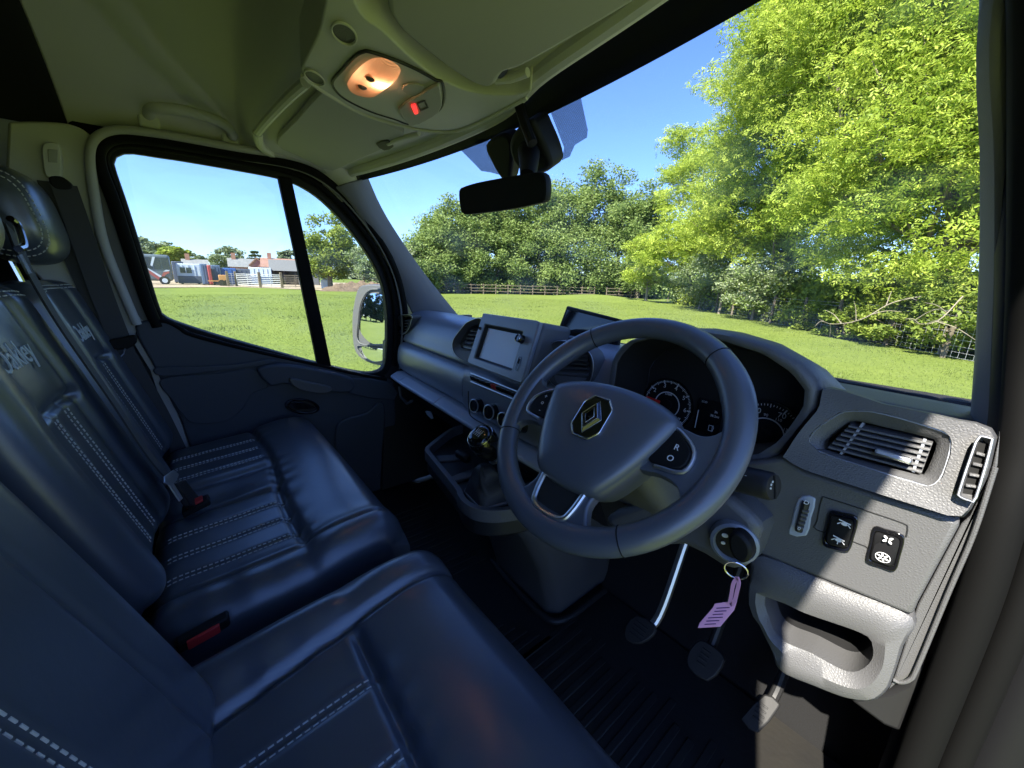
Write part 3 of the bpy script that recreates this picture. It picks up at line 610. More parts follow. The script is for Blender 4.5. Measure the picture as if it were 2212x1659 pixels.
# ================================================================== overhead: console, visors, handle, mirror
def ray_loop(poly, c, N=48):                        # star-shaped outline sampled by angle
    P = [np.array(p, float) for p in poly]; c = np.array(c, float); out = []
    for k in range(N):
        d = V3(math.cos(2 * math.pi * k / N), math.sin(2 * math.pi * k / N), 0)[:2]; best = None
        for a, b in zip(P, P[1:] + P[:1]):
            e = b - a; M = np.array([[d[0], -e[0]], [d[1], -e[1]]])
            if abs(np.linalg.det(M)) < 1e-9: continue
            t, s = np.linalg.solve(M, a - c)
            if t > 0 and -1e-6 <= s <= 1 + 1e-6: best = t if best is None else max(best, t)
        out.append(c + d * (best or 1))
    return out
OHP = (V3(0, 0.4, 1.314), nrm((0, 0.118, 1)))
def oh(pts, lift=0.0): return ats(pts, P=(OHP[0] - OHP[1] * lift, OHP[1]))
UP = OHP[1]
visP = thing('sun_visor', 'folded sun visor on the passenger side, smaller in view, above the door window', 'sun visor', at(730, 300, P=OHP), 'sun visors under the headliner')
MB().prism(smooth(oh([(598, 312), (640, 262), (688, 208), (706, 208), (780, 244), (858, 280), (872, 292), (862, 303), (840, 308), (826, 322), (770, 346), (716, 370), (702, 368), (650, 340)]), 3, True), UP * 0.016).obj('visor_board', 'visor', visP, bevel=0.007, seg=3)
MB().tube(oh([(838, 310), (862, 300), (905, 288)], 0.0), 0.006, 10).obj('pivot', 'liner_plastic', visP)
MB().prism(smooth(oh([(812, 312), (838, 304), (850, 318), (830, 326)], 0.003), 2, True), UP * 0.006).obj('clip', 'dash_dark', visP, bevel=0.002)
visD = thing('sun_visor', 'large dark sun visor on the driver side at the top of the view', 'sun visor', at(1000, 60, P=OHP), 'sun visors under the headliner')
MB().prism(smooth(oh([(842, -60), (836, 5), (846, 40), (872, 72), (920, 112), (980, 156), (1020, 180), (1052, 190), (1070, 184), (1078, 170), (1090, 158), (1110, 152), (1140, 140), (1300, 50), (1450, -45), (1500, -110), (1200, -260), (930, -180)], 0.017), 3, True), UP * 0.018).obj('visor_board', 'visor', visD, bevel=0.008, seg=3)
MB().tube(oh([(1070, 172), (1100, 170), (1140, 156)], 0.002), 0.007, 10).obj('pivot', 'liner_plastic', visD)
MB().prism(smooth(oh([(1062, 148), (1084, 146), (1098, 156), (1082, 172), (1068, 166)], 0.006), 3, True), UP * 0.006).obj('clip', 'dash_dark', visD, bevel=0.003)
for pts, r in (([(556, 286), (566, 318), (610, 344), (668, 368), (730, 392)], 0.012), ([(556, 286), (575, 262), (620, 214), (660, 178)], 0.010)):
    MB().tube(smooth(oh(pts, 0.0), 5), r, 10).obj('visor_recess_rim', 'liner_plastic', van)
MB().tube(smooth([ws_pt(x, 0.0) + V3(0, -0.035 - 0.045 * float(sig((x - 0.12) / 0.04)), 0.004 + 0.006 * float(sig((x - 0.12) / 0.04))) for x in np.linspace(-0.72, 0.72, 25)], 2), 0.016, 10).obj('header_trim', 'liner_plastic', van)

con = thing('overhead_console', 'grey overhead console with a lit cabin lamp and two round speaker grilles', 'console', at(850, 150, Z=1.30))
CP = (V3(0, 0.38, 1.298), nrm((0, 0.06, 1)))
def cs(pts, lift=0.0): return ats(pts, P=(CP[0] - CP[1] * lift, CP[1]))
CUP = CP[1]
OUT = [(700, 20), (686, 75), (655, 140), (653, 160), (681, 188), (730, 218), (783, 244), (830, 259), (869, 270), (927, 281), (986, 281), (1049, 256), (1110, 224), (1140, 208), (1146, 194), (1113, 205), (1050, 204), (996, 192), (935, 162), (880, 118), (828, 68), (790, 40), (767, 5), (760, -40), (715, -40)]
MB().prism(smooth(cs(OUT), 3, True), CUP * 0.085).obj('console_shell', 'liner_plastic', con, bevel=0.010, seg=3)
MB().tube(smooth(cs([(653, 162), (690, 192), (783, 246), (869, 272), (927, 283), (986, 283), (1049, 258), (1138, 212)], 0.001), 5), 0.0035, 8).obj('console_edge', 'liner_plastic', con)
BZ = [(718, 176), (740, 150), (766, 122), (784, 112), (800, 112), (850, 128), (900, 150), (940, 172), (956, 180), (958, 220), (940, 244), (892, 268), (850, 256), (800, 240), (750, 216), (726, 196)]
bz = smooth(cs(BZ, 0.002), 4, True); MB().tube(bz, 0.0026, 8, closed=True).obj('lamp_surround', 'dash_dark', con)
MB().prism(bz, -CUP * 0.0005).obj('lamp_panel', 'liner_plastic', con)
LENS = [(823, 124), (854, 137), (866, 152), (855, 168), (833, 186), (803, 205), (767, 199), (750, 184), (762, 160), (793, 132)]
ln_ = resample(smooth(cs(LENS, 0.003), 4, True), 40); lc = sum(ln_) / len(ln_)
lens = MB().loft([ln_, [lc + (p - lc) * 0.93 - CUP * 0.006 for p in ln_], [lc + (p - lc) * 0.6 - CUP * 0.009 for p in ln_], [lc + (p - lc) * 0.1 - CUP * 0.010 for p in ln_]]).obj('lamp_lens', 'lamp_lens', con, angle=60)
bp = at(822, 168, P=CP) - CUP * 0.0045
MB().loft([put(ell(0.012 * s, 0.005 * s, 20), bp - CUP * d, nrm((0.8, 0.6, 0)), nrm((-0.6, 0.8, 0))) for s, d in ((1, 0), (0.8, 0.0015), (0.3, 0.002))]).obj('bulb', 'bulb', lens)
for px in ((800, 152), (783, 170)):
    q = at(px[0], px[1], P=CP) - CUP * 0.0105; MB().loft([put(ell(0.006 * s, 0.008 * s, 14), q - CUP * d, (1, 0, 0), (0, 1, 0)) for s, d in ((1, 0), (0.9, 0.004), (0.4, 0.006))]).obj('lamp_switch', 'dash', lens)
ll = bpy.data.lights.new('cabin_lamp', 'POINT'); ll.energy = 0.05; ll.color = (1.0, 0.66, 0.40); ll.shadow_soft_size = 0.0015
lo = bpy.data.objects.new('cabin_lamp', ll); COL.objects.link(lo); lo.location = [float(q) for q in (bp - CUP * 0.0032)]
MB().prism(smooth(cs([(868, 192), (882, 178), (916, 184), (900, 206)], 0.003), 2, True), -CUP * 0.003).obj('blank_switch', 'visor', con, bevel=0.001)
MB().prism(smooth(cs([(861, 230), (900, 202), (938, 178), (950, 182), (955, 222), (936, 246), (892, 266), (880, 260)], 0.003), 2, True), -CUP * 0.006).obj('warning_plate', 'visor', con, bevel=0.002)
MB().prism(cs([(888, 226), (897, 224), (903, 243), (896, 245)], 0.010), -CUP * 0.002).obj('warning_light', 'lamp_red', con, bevel=0.0005)
MB().ring(cs([(900, 222), (918, 216), (926, 232), (908, 240)], 0.0095), cs([(903, 224), (916, 219), (922, 231), (909, 237)], 0.0095), -CUP * 0.001).obj('belt_symbol', 'dash_dark', con)
for c, a, b, th in (((743, 70), 33, 21, 38), ((679, 166), 27, 12, 33)):
    e = [(c[0] + a * math.cos(t) * math.cos(R_(th)) - b * math.sin(t) * math.sin(R_(th)), c[1] + a * math.cos(t) * math.sin(R_(th)) + b * math.sin(t) * math.cos(R_(th))) for t in np.linspace(0, 2 * math.pi, 36, endpoint=False)]
    ec = cs(e, 0.001); q = sum(ec) / len(ec)
    gr = MB().ring(ec, [q + (p - q) * 0.86 for p in ec], -CUP * 0.003).obj('speaker_grille', 'liner_plastic', con, bevel=0.001)
    MB().prism([q + (p - q) * 0.86 for p in ec], CUP * 0.001).obj('mesh', 'dash', gr)

gh = thing('grab_handle', 'grey grab handle on the headliner above the passenger window', 'grab handle', at(410, 262, X=-0.76))
def hd_(x, y, d): 
    p = at(x, y, X=-0.735); return p + V3(d, 0, -0.2 * d)
hp = smooth([hd_(322, 268, -0.03), hd_(322, 240, 0.012), hd_(345, 236, 0.035), hd_(400, 243, 0.045), hd_(455, 258, 0.042), hd_(488, 275, 0.030), hd_(500, 292, 0.008), hd_(502, 303, -0.03)], 6)
MB().tube(hp, 0.0135, 12).obj('grip', 'liner_plastic', gh)
for a in ((322, 262), (498, 300)):
    MB().box(hd_(a[0], a[1], -0.004), (0.006, 0, 0), (0, 0.022, 0), (0, 0, 0.017)).obj('foot', 'liner_plastic', gh, bevel=0.006)

# rear view mirror with its sensor housing on the windscreen
WSP = (ws_pt(0.1, 0.12) + V3(0, -0.010, -0.009), nrm((0, 0.76, 0.65)))
rm = thing('rear_view_mirror', 'black interior mirror hanging from the top of the windscreen', 'mirror', at(1090, 417, Y=0.50))
mc = at(1090, 417, Y=0.50); mn = nrm((0.30, -0.93, -0.16))
MP = [(994, 412), (998, 406), (1035, 394), (1116, 379), (1160, 372), (1175, 373), (1184, 384), (1186, 411), (1183, 431), (1174, 438), (1101, 453), (1027, 462), (1005, 463), (998, 456), (994, 430)]
mo = resample(smooth(ats(MP, P=(mc, mn)), 4, True), 60); mm = sum(mo) / 60
MB().loft([[mm + (p - mm) * s - mn * d for p in mo] for s, d in ((0.975, -0.006), (1.0, -0.001), (1.0, 0.010), (0.93, 0.022), (0.6, 0.034))]).obj('mirror_housing', 'black', rm, angle=50)
MB().prism([mm + (p - mm) * 0.94 + mn * 0.0062 for p in mo], mn * 0.0008).obj('mirror_pane', 'dim_reflection', rm)
MB().loft([put(ell(a, b, 20), c, (1, 0, 0), (0, 0.7, -0.7)) for c, a, b in ((at(1140, 380, Y=0.53), 0.020, 0.014), (at(1142, 350, Y=0.57), 0.026, 0.018), (at(1142, 318, Y=0.605), 0.034, 0.022), (at(1138, 290, Y=0.62), 0.030, 0.02))]).obj('mirror_stem', 'black', rm)
def wsx(pts): return ats(pts, P=WSP)
MB().prism(smooth(wsx([(1070, 300), (1110, 275), (1128, 300), (1126, 350), (1120, 378), (1106, 376), (1086, 345)]), 4, True), V3(0, -0.03, -0.02)).obj('sensor_housing', 'black', rm, bevel=0.008, seg=3)
MB().prism(smooth(wsx([(1132, 296), (1145, 262), (1180, 236), (1200, 268), (1219, 318), (1217, 345), (1182, 359), (1160, 352), (1142, 330)]), 4, True), V3(0, -0.045, -0.03)).obj('sensor_housing', 'black', rm, bevel=0.012, seg=3)
MB().tube(smooth(ats([(1122, 228), (1132, 262), (1150, 310)], Y=0.56), 5), 0.010, 10).obj('cable_cover', 'black', rm)
m_ = bpy.data.materials.new('dot_print'); m_.use_nodes = True; MATS['dot_print'] = m_
_n = m_.node_tree.nodes; _l = m_.node_tree.links; _n.remove(_n['Principled BSDF'])
_tc = _n.new('ShaderNodeTexCoord'); _sx = _n.new('ShaderNodeSeparateXYZ'); _l.new(_tc.outputs['Object'], _sx.inputs[0])
def _sin(sock, k):
    a = _n.new('ShaderNodeMath'); a.operation = 'MULTIPLY'; a.inputs[1].default_value = k; _l.new(sock, a.inputs[0])
    b = _n.new('ShaderNodeMath'); b.operation = 'SINE'; _l.new(a.outputs[0], b.inputs[0]); return b.outputs[0]
_ml = _n.new('ShaderNodeMath'); _ml.operation = 'MULTIPLY'; _l.new(_sin(_sx.outputs[0], 1900), _ml.inputs[0]); _l.new(_sin(_sx.outputs[2], 2400), _ml.inputs[1])
_gt = _n.new('ShaderNodeMath'); _gt.operation = 'GREATER_THAN'; _gt.inputs[1].default_value = 0.02; _l.new(_ml.outputs[0], _gt.inputs[0])
_tr = _n.new('ShaderNodeBsdfTransparent'); _df = _n.new('ShaderNodeBsdfDiffuse'); _df.inputs[0].default_value = (0.01, 0.01, 0.02, 1); _mx = _n.new('ShaderNodeMixShader')
_l.new(_gt.outputs[0], _mx.inputs[0]); _l.new(_tr.outputs[0], _mx.inputs[1]); _l.new(_df.outputs[0], _mx.inputs[2]); _l.new(_mx.outputs[0], _n['Material Output'].inputs[0])
WSQ = (ws_pt(0.1, 0.12) + V3(0, -0.0035, -0.003), WSP[1])
for pts in ([(986, 314), (1030, 298), (1064, 304), (1086, 342), (1110, 378), (1090, 380), (1060, 372), (1040, 369), (1024, 352)], [(1186, 232), (1251, 192), (1270, 281), (1268, 297), (1242, 313), (1231, 338), (1214, 346), (1219, 318)]):
    MB().prism(ats(pts, P=WSQ), V3(0, -0.0008, -0.0007)).obj('dotted_screen_print', 'dot_print', van)

# ================================================================== dashboard
dash = thing('dashboard', 'charcoal plastic dashboard with air vents, glovebox, instrument cowl and switch panel', 'dashboard', (0, 0.75, 0.5))
def Yc(x): return float(np.interp(x, [-0.93, -0.69, -0.275, -0.077, 0.06, 0.34], [0.690, 0.663, 0.636, 0.624, 0.606, 0.604]))
def sweep(x0, x1, prof, n=40, closed=True):
    return MB().loft([[V3(x, Yc(x) + dy if not isinstance(dy, str) else float(dy), z) for dy, z in prof] for x in np.linspace(x0, x1, n)], closed, True)
def rprof(pts, n=4): return [tuple(p) for p in smooth([np.array(p) for p in pts], n)]
pad = rprof([(0.36, 0.79), (0.26, 0.818), (0.16, 0.832), (0.105, 0.830), (0.070, 0.812), (0.046, 0.775), (0.034, 0.738), (0.026, 0.712), (0.034, 0.702)], 4) + [(0.10, 0.70), (0.10, 0.60), (0.36, 0.60)]
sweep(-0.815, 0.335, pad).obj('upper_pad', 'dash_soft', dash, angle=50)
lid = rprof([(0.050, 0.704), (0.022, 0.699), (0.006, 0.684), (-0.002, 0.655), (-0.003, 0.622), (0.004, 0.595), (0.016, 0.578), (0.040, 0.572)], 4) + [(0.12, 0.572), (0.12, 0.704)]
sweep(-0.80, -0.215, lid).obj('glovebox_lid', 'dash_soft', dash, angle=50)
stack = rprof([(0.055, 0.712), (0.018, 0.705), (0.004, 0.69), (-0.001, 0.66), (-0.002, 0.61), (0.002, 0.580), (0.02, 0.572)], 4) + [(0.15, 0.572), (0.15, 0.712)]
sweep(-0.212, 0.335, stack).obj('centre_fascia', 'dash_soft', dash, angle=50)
for a, b in ((-0.815, -0.703), (-0.700, -0.362), (-0.359, 0.30)):
    sweep(a, b, [(0.0, 0.5715), (-0.006, 0.5705), (-0.034, 0.556), (-0.036, 0.548), (-0.026, 0.537), (0.06, 0.535), (0.06, 0.5705)], 20).obj('trim_strip', 'strip', dash, bevel=0.002)
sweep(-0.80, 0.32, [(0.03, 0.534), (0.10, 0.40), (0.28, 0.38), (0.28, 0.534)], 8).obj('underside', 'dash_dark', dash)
br = at(905, 858, Y=0.64)
MB().tube(ats([(862, 835), (866, 858), (880, 872), (890, 866)], Y=0.67), 0.006, 8).obj('bracket', 'dash', dash)
MB().prism(ats([(918, 888), (926, 890), (932, 905), (922, 896)], Y=0.66), V3(0, 0.01, 0)).obj('latch', 'strip', dash)
# plain top behind the cowl
v, f = grid_mesh(lambda a, b: V3(0.30 + 0.53 * a, 1.0 - 0.06 * a - 0.17 * b, 0.79 + 0.012 * b), 10, 6)
obj('dash_top', v, f, 'dash', dash, solid=0.01)
def vent(outer, inner, Yp, slats, nm_lbl=None, tilt=0.0, vertical=None, mat_='dash', dep=0.05):
    c = np.mean(np.array(inner, float), axis=0); N = 56
    pl = (V3(0, Yp, 0.78), nrm((0, -1, tilt)))
    so_, si_ = [ray_loop([tuple(w_) for w_ in smooth([np.array(p, float) for p in L_], 4, True)], c, N) for L_ in (outer, inner)]
    mid_ = [a * 0.35 + b * 0.65 for a, b in zip(so_, si_)]
    O3, M3, I3 = [ats([tuple(q) for q in L], P=pl) for L in (so_, mid_, si_)]
    nn = pl[1]
    v = MB().loft([[p - nn * 0.035 for p in O3], [p + nn * 0.001 for p in O3], [p + nn * 0.004 for p in [a * 0.8 + b * 0.2 for a, b in zip(O3, M3)]], [p - nn * min(0.003, dep * 0.3) for p in M3], [p - nn * min(0.008, dep * 0.5) for p in I3], [p - nn * dep for p in I3]], True, False).obj('air_vent', mat_, dash, angle=45)
    MB().tube([p + nn * 0.003 for p in [a * 0.86 + b * 0.14 for a, b in zip(O3, M3)]], 0.0012, 6, closed=True).obj('bezel_edge', 'satin', v)
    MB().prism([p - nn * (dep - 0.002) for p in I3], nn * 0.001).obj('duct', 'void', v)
    for (x0, y0, x1, y1) in slats:
        sd_ = min(0.014, dep * 0.45); a, b = at(x0, y0, P=pl) - nn * sd_, at(x1, y1, P=pl) - nn * sd_
        t = nrm(b - a); w_ = np.cross(t, nn)
        MB().box((a + b) / 2, (b - a) / 2, nn * min(0.009, dep * 0.35) + w_ * 0.003 * min(1, dep / 0.05), w_ * 0.0014).obj('slat', 'dash', v, bevel=0.0006)
    for (x0, y0, x1, y1) in (vertical or []):
        a, b = at(x0, y0, P=pl) - nn * 0.012, at(x1, y1, P=pl) - nn * 0.012
        t = nrm(b - a); w_ = np.cross(t, nn); MB().box((a + b) / 2, (b - a) / 2, nn * 0.006, w_ * 0.0013).obj('blade', 'satin', v)
    return v, pl
vent([(867, 680), (891, 681), (890, 695), (882, 715), (871, 722), (853, 716), (856, 705), (861, 690)], [(871, 686), (887, 686), (886, 695), (879, 711), (870, 716), (859, 712), (861, 704)], 0.700, [(866, 691 + 6.2 * k, 886 - 1.6 * k, 693 + 6.2 * k) for k in range(4)])
vent([(1046, 690), (1015, 693), (998, 709), (981, 732), (978, 750), (985, 768), (1004, 782), (1036, 790), (1060, 760)], [(1040, 705), (1013, 706), (1003, 717), (989, 741), (991, 750), (1000, 755), (1034, 762), (1048, 740)], 0.660, [(1012 - 4 * k, 713 + 8 * k, 1045, 717 + 8.5 * k) for k in range(6)])
vent([(1190, 745), (1215, 735), (1255, 745), (1282, 770), (1282, 812), (1262, 838), (1200, 835), (1180, 790)], [(1200, 756), (1220, 748), (1250, 757), (1268, 778), (1268, 805), (1255, 822), (1205, 818), (1192, 788)], 0.640, [(1198, 762 + 9 * k, 1264, 768 + 9 * k) for k in range(6)])
# touch screen unit
info = [at(1043, 676, Y=0.625), at(1167, 693, Y=0.598), at(1127, 829, Y=0.552), at(1008, 784, Y=0.572)]
TL, TR, BR, BL = info; fx = nrm((TR - TL + BR - BL)); fn_ = nrm(np.cross(fx, (TL - BL + TR - BR))); fn_ = fn_ if fn_[1] < 0 else -fn_
def ip(u, v_, d=0.0): return (TL * (1 - u) + TR * u) * (1 - v_) + (BL * (1 - u) + BR * u) * v_ + fn_ * d
def irect(u0, v0, u1, v1, d=0.0): return [ip(u0, v0, d), ip(u1, v0, d), ip(u1, v1, d), ip(u0, v1, d)]
box_ = MB().ring(resample(irect(0, 0, 1, 1), 40), resample(irect(0.115, 0.21, 0.80, 0.86), 40), -fn_ * 0.012).obj('touch_screen_unit', 'dash_soft', dash, bevel=0.003, angle=30)
MB().prism(irect(0.004, 0.004, 0.996, 0.996, -0.0122), -fn_ * 0.05 + V3(0.0, 0.05, 0.0)).obj('unit_body', 'dash', box_, bevel=0.012)
MB().prism(irect(0.14, 0.25, 0.775, 0.83, -0.010), -fn_ * 0.002).obj('touch_screen', 'screen', box_)
MB().ring(irect(0.115, 0.21, 0.80, 0.86, -0.002), irect(0.145, 0.255, 0.77, 0.825, -0.0085), -fn_ * 0.0015).obj('screen_frame', 'dash_dark', box_)
kc = ip(0.825, 0.335, 0.0)
fy = nrm(np.cross(fn_, fx))
def knob(c, nrm_, r, h, parent, nm='knob', m1='gloss_black', ringm='chrome', ex=None):
    ex = nrm(np.cross(nrm_, (0, 0, 1))) if ex is None else ex; ey_ = np.cross(nrm_, ex)
    k = MB().loft([put(ell(r * s, r * s, 28), c + nrm_ * d, ex, ey_) for s, d in ((1.12, -0.002), (1.10, 0.002), (1.0, h * 0.35), (0.95, h), (0.82, h + 0.0015), (0.80, h - 0.001), (0.3, h - 0.001))]).obj(nm, m1, parent, angle=40)
    if ringm: MB().tube(put(ell(r * 0.93, r * 0.93, 32), c + nrm_ * (h + 0.0005), ex, ey_), r * 0.09, 8, closed=True).obj('ring', ringm, k)
    return k
knob(kc, fn_, 0.0095, 0.014, box_)
MB().ring(put(rrect(0.0055, 0.017, 0.005), ip(0.875, 0.72, 0.0008), fx, fy), put(rrect(0.0042, 0.0155, 0.004), ip(0.875, 0.72, 0.0008), fx, fy), fn_ * 0.001).obj('usb_flap', 'gloss_black', box_)
MB().prism(put(rrect(0.0028, 0.006, 0.001), ip(0.875, 0.68, 0.0005), fx, fy), fn_ * 0.0012).obj('usb_socket', 'void', box_)
knob(ip(0.055, 0.30, 0.0), fn_, 0.004, 0.003, box_, 'power_button', ringm=None)
# row of buttons and climate dials
for k in range(10):
    u = k / 10; a = at(1020 + 112 * u, 815 + 44 * u, Y=0.622 - 0.018 * u); b = at(1020 + 112 * (u + 0.092), 815 + 44 * (u + 0.092), Y=0.622 - 0.018 * (u + 0.092))
    MB().box((a + b) / 2, (b - a) / 2, V3(0, 0.008, 0), V3(0, -0.002, 0.0065)).obj('button', 'gloss_black' if k != 4 else 'red_plastic', dash, bevel=0.001)
MB().tube([at(1017, 824, Y=0.617), at(1134, 872, Y=0.598)], 0.0022, 8).obj('button_row_trim', 'satin', dash)
MB().tube([at(1017, 806, Y=0.622), at(1134, 852, Y=0.602)], 0.002, 8).obj('button_row_trim', 'satin', dash)
for (x, y, r) in ((1026, 878, 0.020), (1058, 892, 0.0215), (1088, 908, 0.020), (1116, 921, 0.020)):
    p = at(x, y, Y=0.605); p[1] = Yc(p[0]) - 0.001
    p = at(x, y, Y=p[1] - 0.02) + V3(0, 0.02, 0)
    knob(p, nrm((0.10, -1, 0.14)), r, 0.026, dash, 'climate_dial', ringm='satin')
MB().tube(smooth(ats([(1012, 845), (1013, 880), (1022, 903), (1090, 938)], Y=0.612), 5), 0.0018, 6).obj('panel_seam', 'dash_dark', dash)

# instrument cowl and cluster
CO = [(1306, 905), (1311, 850), (1324, 772), (1348, 739), (1400, 722), (1460, 712), (1528, 713), (1586, 722), (1669, 747), (1735, 785), (1772, 830), (1768, 880), (1727, 930), (1690, 975), (1656, 1003), (1600, 1014), (1500, 995), (1400, 955), (1330, 925)]
CI = [(1322, 898), (1325, 847), (1335, 776), (1368, 741), (1420, 729), (1480, 722), (1561, 736), (1648, 764), (1710, 805), (1739, 843), (1735, 880), (1710, 917), (1681, 954), (1640, 980), (1590, 990), (1500, 968), (1400, 930), (1345, 908)]
cc_ = (1540, 860); N = 72
lo_, li_ = ray_loop(CO, cc_, N), ray_loop(CI, cc_, N)
def cow(L, Y): return [at(q[0], q[1], Y=Y) for q in L]
Of, If = cow(lo_, 0.625), cow(li_, 0.622); ctr = sum(If) / N
topness = [max(0.0, min(1.0, (p[2] - 0.76) / 0.12)) for p in Of]
rings = [[V3(ctr[0] + (p[0] - ctr[0]) * 1.10, p[1] + 0.20, min(p[2] - 0.055, 0.83)) for p in Of], [V3(ctr[0] + (p[0] - ctr[0]) * 1.05, p[1] + 0.10, p[2] - 0.018) for p in Of], [V3(ctr[0] + (p[0] - ctr[0]) * 1.01, p[1] + 0.03, p[2] + 0.001) for p in Of],
         [p + V3(0, 0.006, 0) for p in Of], [a * 0.75 + b * 0.25 + V3(0, -0.004, 0) for a, b in zip(Of, If)], [a * 0.3 + b * 0.7 + V3(0, -0.004, 0) for a, b in zip(Of, If)], If]
MB().loft(rings, True, False).obj('instrument_cowl', 'dash', dash, angle=60)
In = [V3(ctr[0] + (p[0] - ctr[0]) * 0.98, 0.735, 0.735 + (p[2] - ctr[2]) * 0.98 + 0.04) for p in If]
MB().loft([If, [p * 0.5 + q * 0.5 for p, q in zip(If, In)], In], True, False).obj('cowl_lining', 'dash_dark', dash, angle=60)
clu = MB().prism([p * 1.0 + V3(0, 0.002, 0) for p in In], V3(0, 0.01, 0)).obj('instrument_cluster', 'dash_dark', dash)
cn = nrm((0.0, -1, 0.10)); cex = V3(1, 0, 0); cey = np.cross(cn, cex); cey = cey if cey[2] > 0 else -cey
def dial(px, r, nums, a0, a1, rs, needle=None):
    c = at(px[0], px[1], Y=0.732)
    MB().ring(put(ell(r * 1.09, r * 1.09, 48), c, cex, cey), put(ell(r * 1.04, r * 1.04, 48), c, cex, cey), cn * 0.004).obj('dial_rim', 'gloss_black', clu)
    MB().prism(put(ell(r * 1.04, r * 1.04, 40), c, cex, cey), cn * 0.001).obj('dial_face', 'black', clu)
    mb = MB(); nt_ = (len(nums) - 1) * 10
    for k in range(nt_ + 1):
        a = R_(a0 + (a1 - a0) * k / nt_); L = 0.075 if k % 10 == 0 else (0.06 if k % 5 == 0 else 0.03); w = 0.0011 if k % 10 == 0 else 0.0005
        d = cex * math.cos(a) + cey * math.sin(a); t = np.cross(cn, d); mb.box(c + d * r * (0.97 - L / 2) + cn * 0.0015, d * r * L, t * w, cn * 0.0003)
    for k in range(25):
        a = R_(a0 + (a1 - a0) * k / 24); d = cex * math.cos(a) + cey * math.sin(a); t = np.cross(cn, d); mb.box(c + d * r * 0.52 + cn * 0.0015, d * r * 0.02, t * r * 0.055, cn * 0.0002)
    mb.obj('dial_markings', 'print', clu, smooth=False)
    for k, s in enumerate(nums):
        a = R_(a0 + (a1 - a0) * k / (len(nums) - 1)); d = cex * math.cos(a) + cey * math.sin(a)
        text('numeral', s, c + d * r * rs + cn * 0.0018, cex, cey, r * 0.24, 'print', clu)
    MB().prism(put(ell(r * 0.22, r * 0.22, 24), c + cn * 0.001, cex, cey), cn * 0.006).obj('needle_hub', 'black', clu, bevel=0.001)
    if needle is not None:
        a = R_(needle); d = cex * math.cos(a) + cey * math.sin(a); t = np.cross(cn, d)
        MB().prism([c + d * r * 0.28 - t * 0.003 + cn * 0.004, c + d * r * 0.93 - t * 0.0012 + cn * 0.004, c + d * r * 0.93 + t * 0.0012 + cn * 0.004, c + d * r * 0.28 + t * 0.003 + cn * 0.004], cn * 0.001).obj('needle', 'red_needle', clu)
    return c
d1 = dial((1441, 874), 0.050, ['0', '1', '2', '3', '4', '5', '6', '7'], 215, -38, 0.78, 172)
d2 = dial((1652, 938), 0.054, ['10', '30', '50', '70', '90', '110'], 222, -40, 0.78, 222)
for k, s in enumerate(('90', '110', '130', '150')):
    a = R_(98 - 34 * k); text('numeral', s, d2 + (cex * math.cos(a) + cey * math.sin(a)) * 0.0335 + cn * 0.0018, cex, cey, 0.007, 'print', clu)
text('numeral', 'x1000', d1 + cey * 0.022 + cn * 0.0018, cex, cey, 0.006, 'print', clu)
scq = [at(1512, 862, Y=0.731), at(1572, 880, Y=0.731), at(1546, 952, Y=0.731), at(1488, 930, Y=0.731)]
scq = [at(1531, 900, Y=0.731) + cex * a + cey * b for a, b in ((-0.023, 0.032), (0.023, 0.032), (0.023, -0.032), (-0.023, -0.032))]
MB().prism(scq, cn * 0.002).obj('trip_display', 'display', clu)
sc0 = at(1531, 900, Y=0.731) + cn * 0.0024
text('display_text', '3h', sc0 + cex * 0.012 + cey * 0.012, cex, cey, 0.006, 'print', clu); text('display_text', '38.2mi', sc0 + cex * 0.011 + cey * 0.004, cex, cey, 0.006, 'print', clu)
text('display_text', 'ECO', sc0 - cex * 0.012 + cey * 0.026, cex, cey, 0.005, 'print', clu)
MB().box(sc0 - cex * 0.020 - cey * 0.010, cex * 0.0009, cey * 0.018, cn * 0.0002).obj('temperature_bar', 'print', clu)
MB().ring(put(rrect(0.0036, 0.0055, 0.001), sc0 + cex * 0.008 - cey * 0.020, cex, cey), put(rrect(0.0029, 0.0047, 0.0008), sc0 + cex * 0.008 - cey * 0.020, cex, cey), cn * 0.0003).obj('fuel_symbol', 'print', clu)
MB().tube([sc0 + cex * 0.012 - cey * 0.026, sc0 + cex * 0.0135 - cey * 0.018, sc0 + cex * 0.012 - cey * 0.014], 0.0004, 6).obj('fuel_hose', 'print', clu)

# right end: vent panel, switch panel, open cubby, side vent
RPn = nrm((0, -1, 0.25)); RP = (V3(0, 0.620, 0.80), RPn)
def rp(pts, d=0.0): return ats(pts, P=(RP[0] + RPn * d, RPn))
P1 = [(1686, 990), (1728, 934), (1770, 882), (1776, 838), (1800, 836), (1847, 850), (1909, 872), (2000, 890), (2083, 909), (2130, 916), (2158, 936), (2137, 1029), (2094, 1112), (2078, 1124), (2062, 1120), (1917, 1075), (1735, 1017)]
VO = [(1747, 946), (1764, 925), (1814, 892), (1847, 886), (1909, 892), (2037, 930), (2056, 946), (2054, 979), (2037, 1029), (2017, 1049), (1996, 1049), (1776, 979), (1751, 958)]
VI = [(1774, 954), (1830, 911), (1851, 909), (2000, 944), (2022, 954), (2018, 979), (2000, 1020), (1992, 1027), (1975, 1025), (1789, 975)]
vcen = (1905, 968); N = 72
P1 = [tuple(q) for q in resample(smooth(resample([np.array(p) for p in P1], 60), 2, True), 120)]
po, pi_ = rp([tuple(q) for q in ray_loop(P1, vcen, N)]), rp([tuple(q) for q in ray_loop(VO, vcen, N)])
back = [p + V3(0, 0.30, -0.105) for p in po]
soft = [a * 0.90 + b * 0.10 + RPn * 0.012 for a, b in zip(po, pi_)]
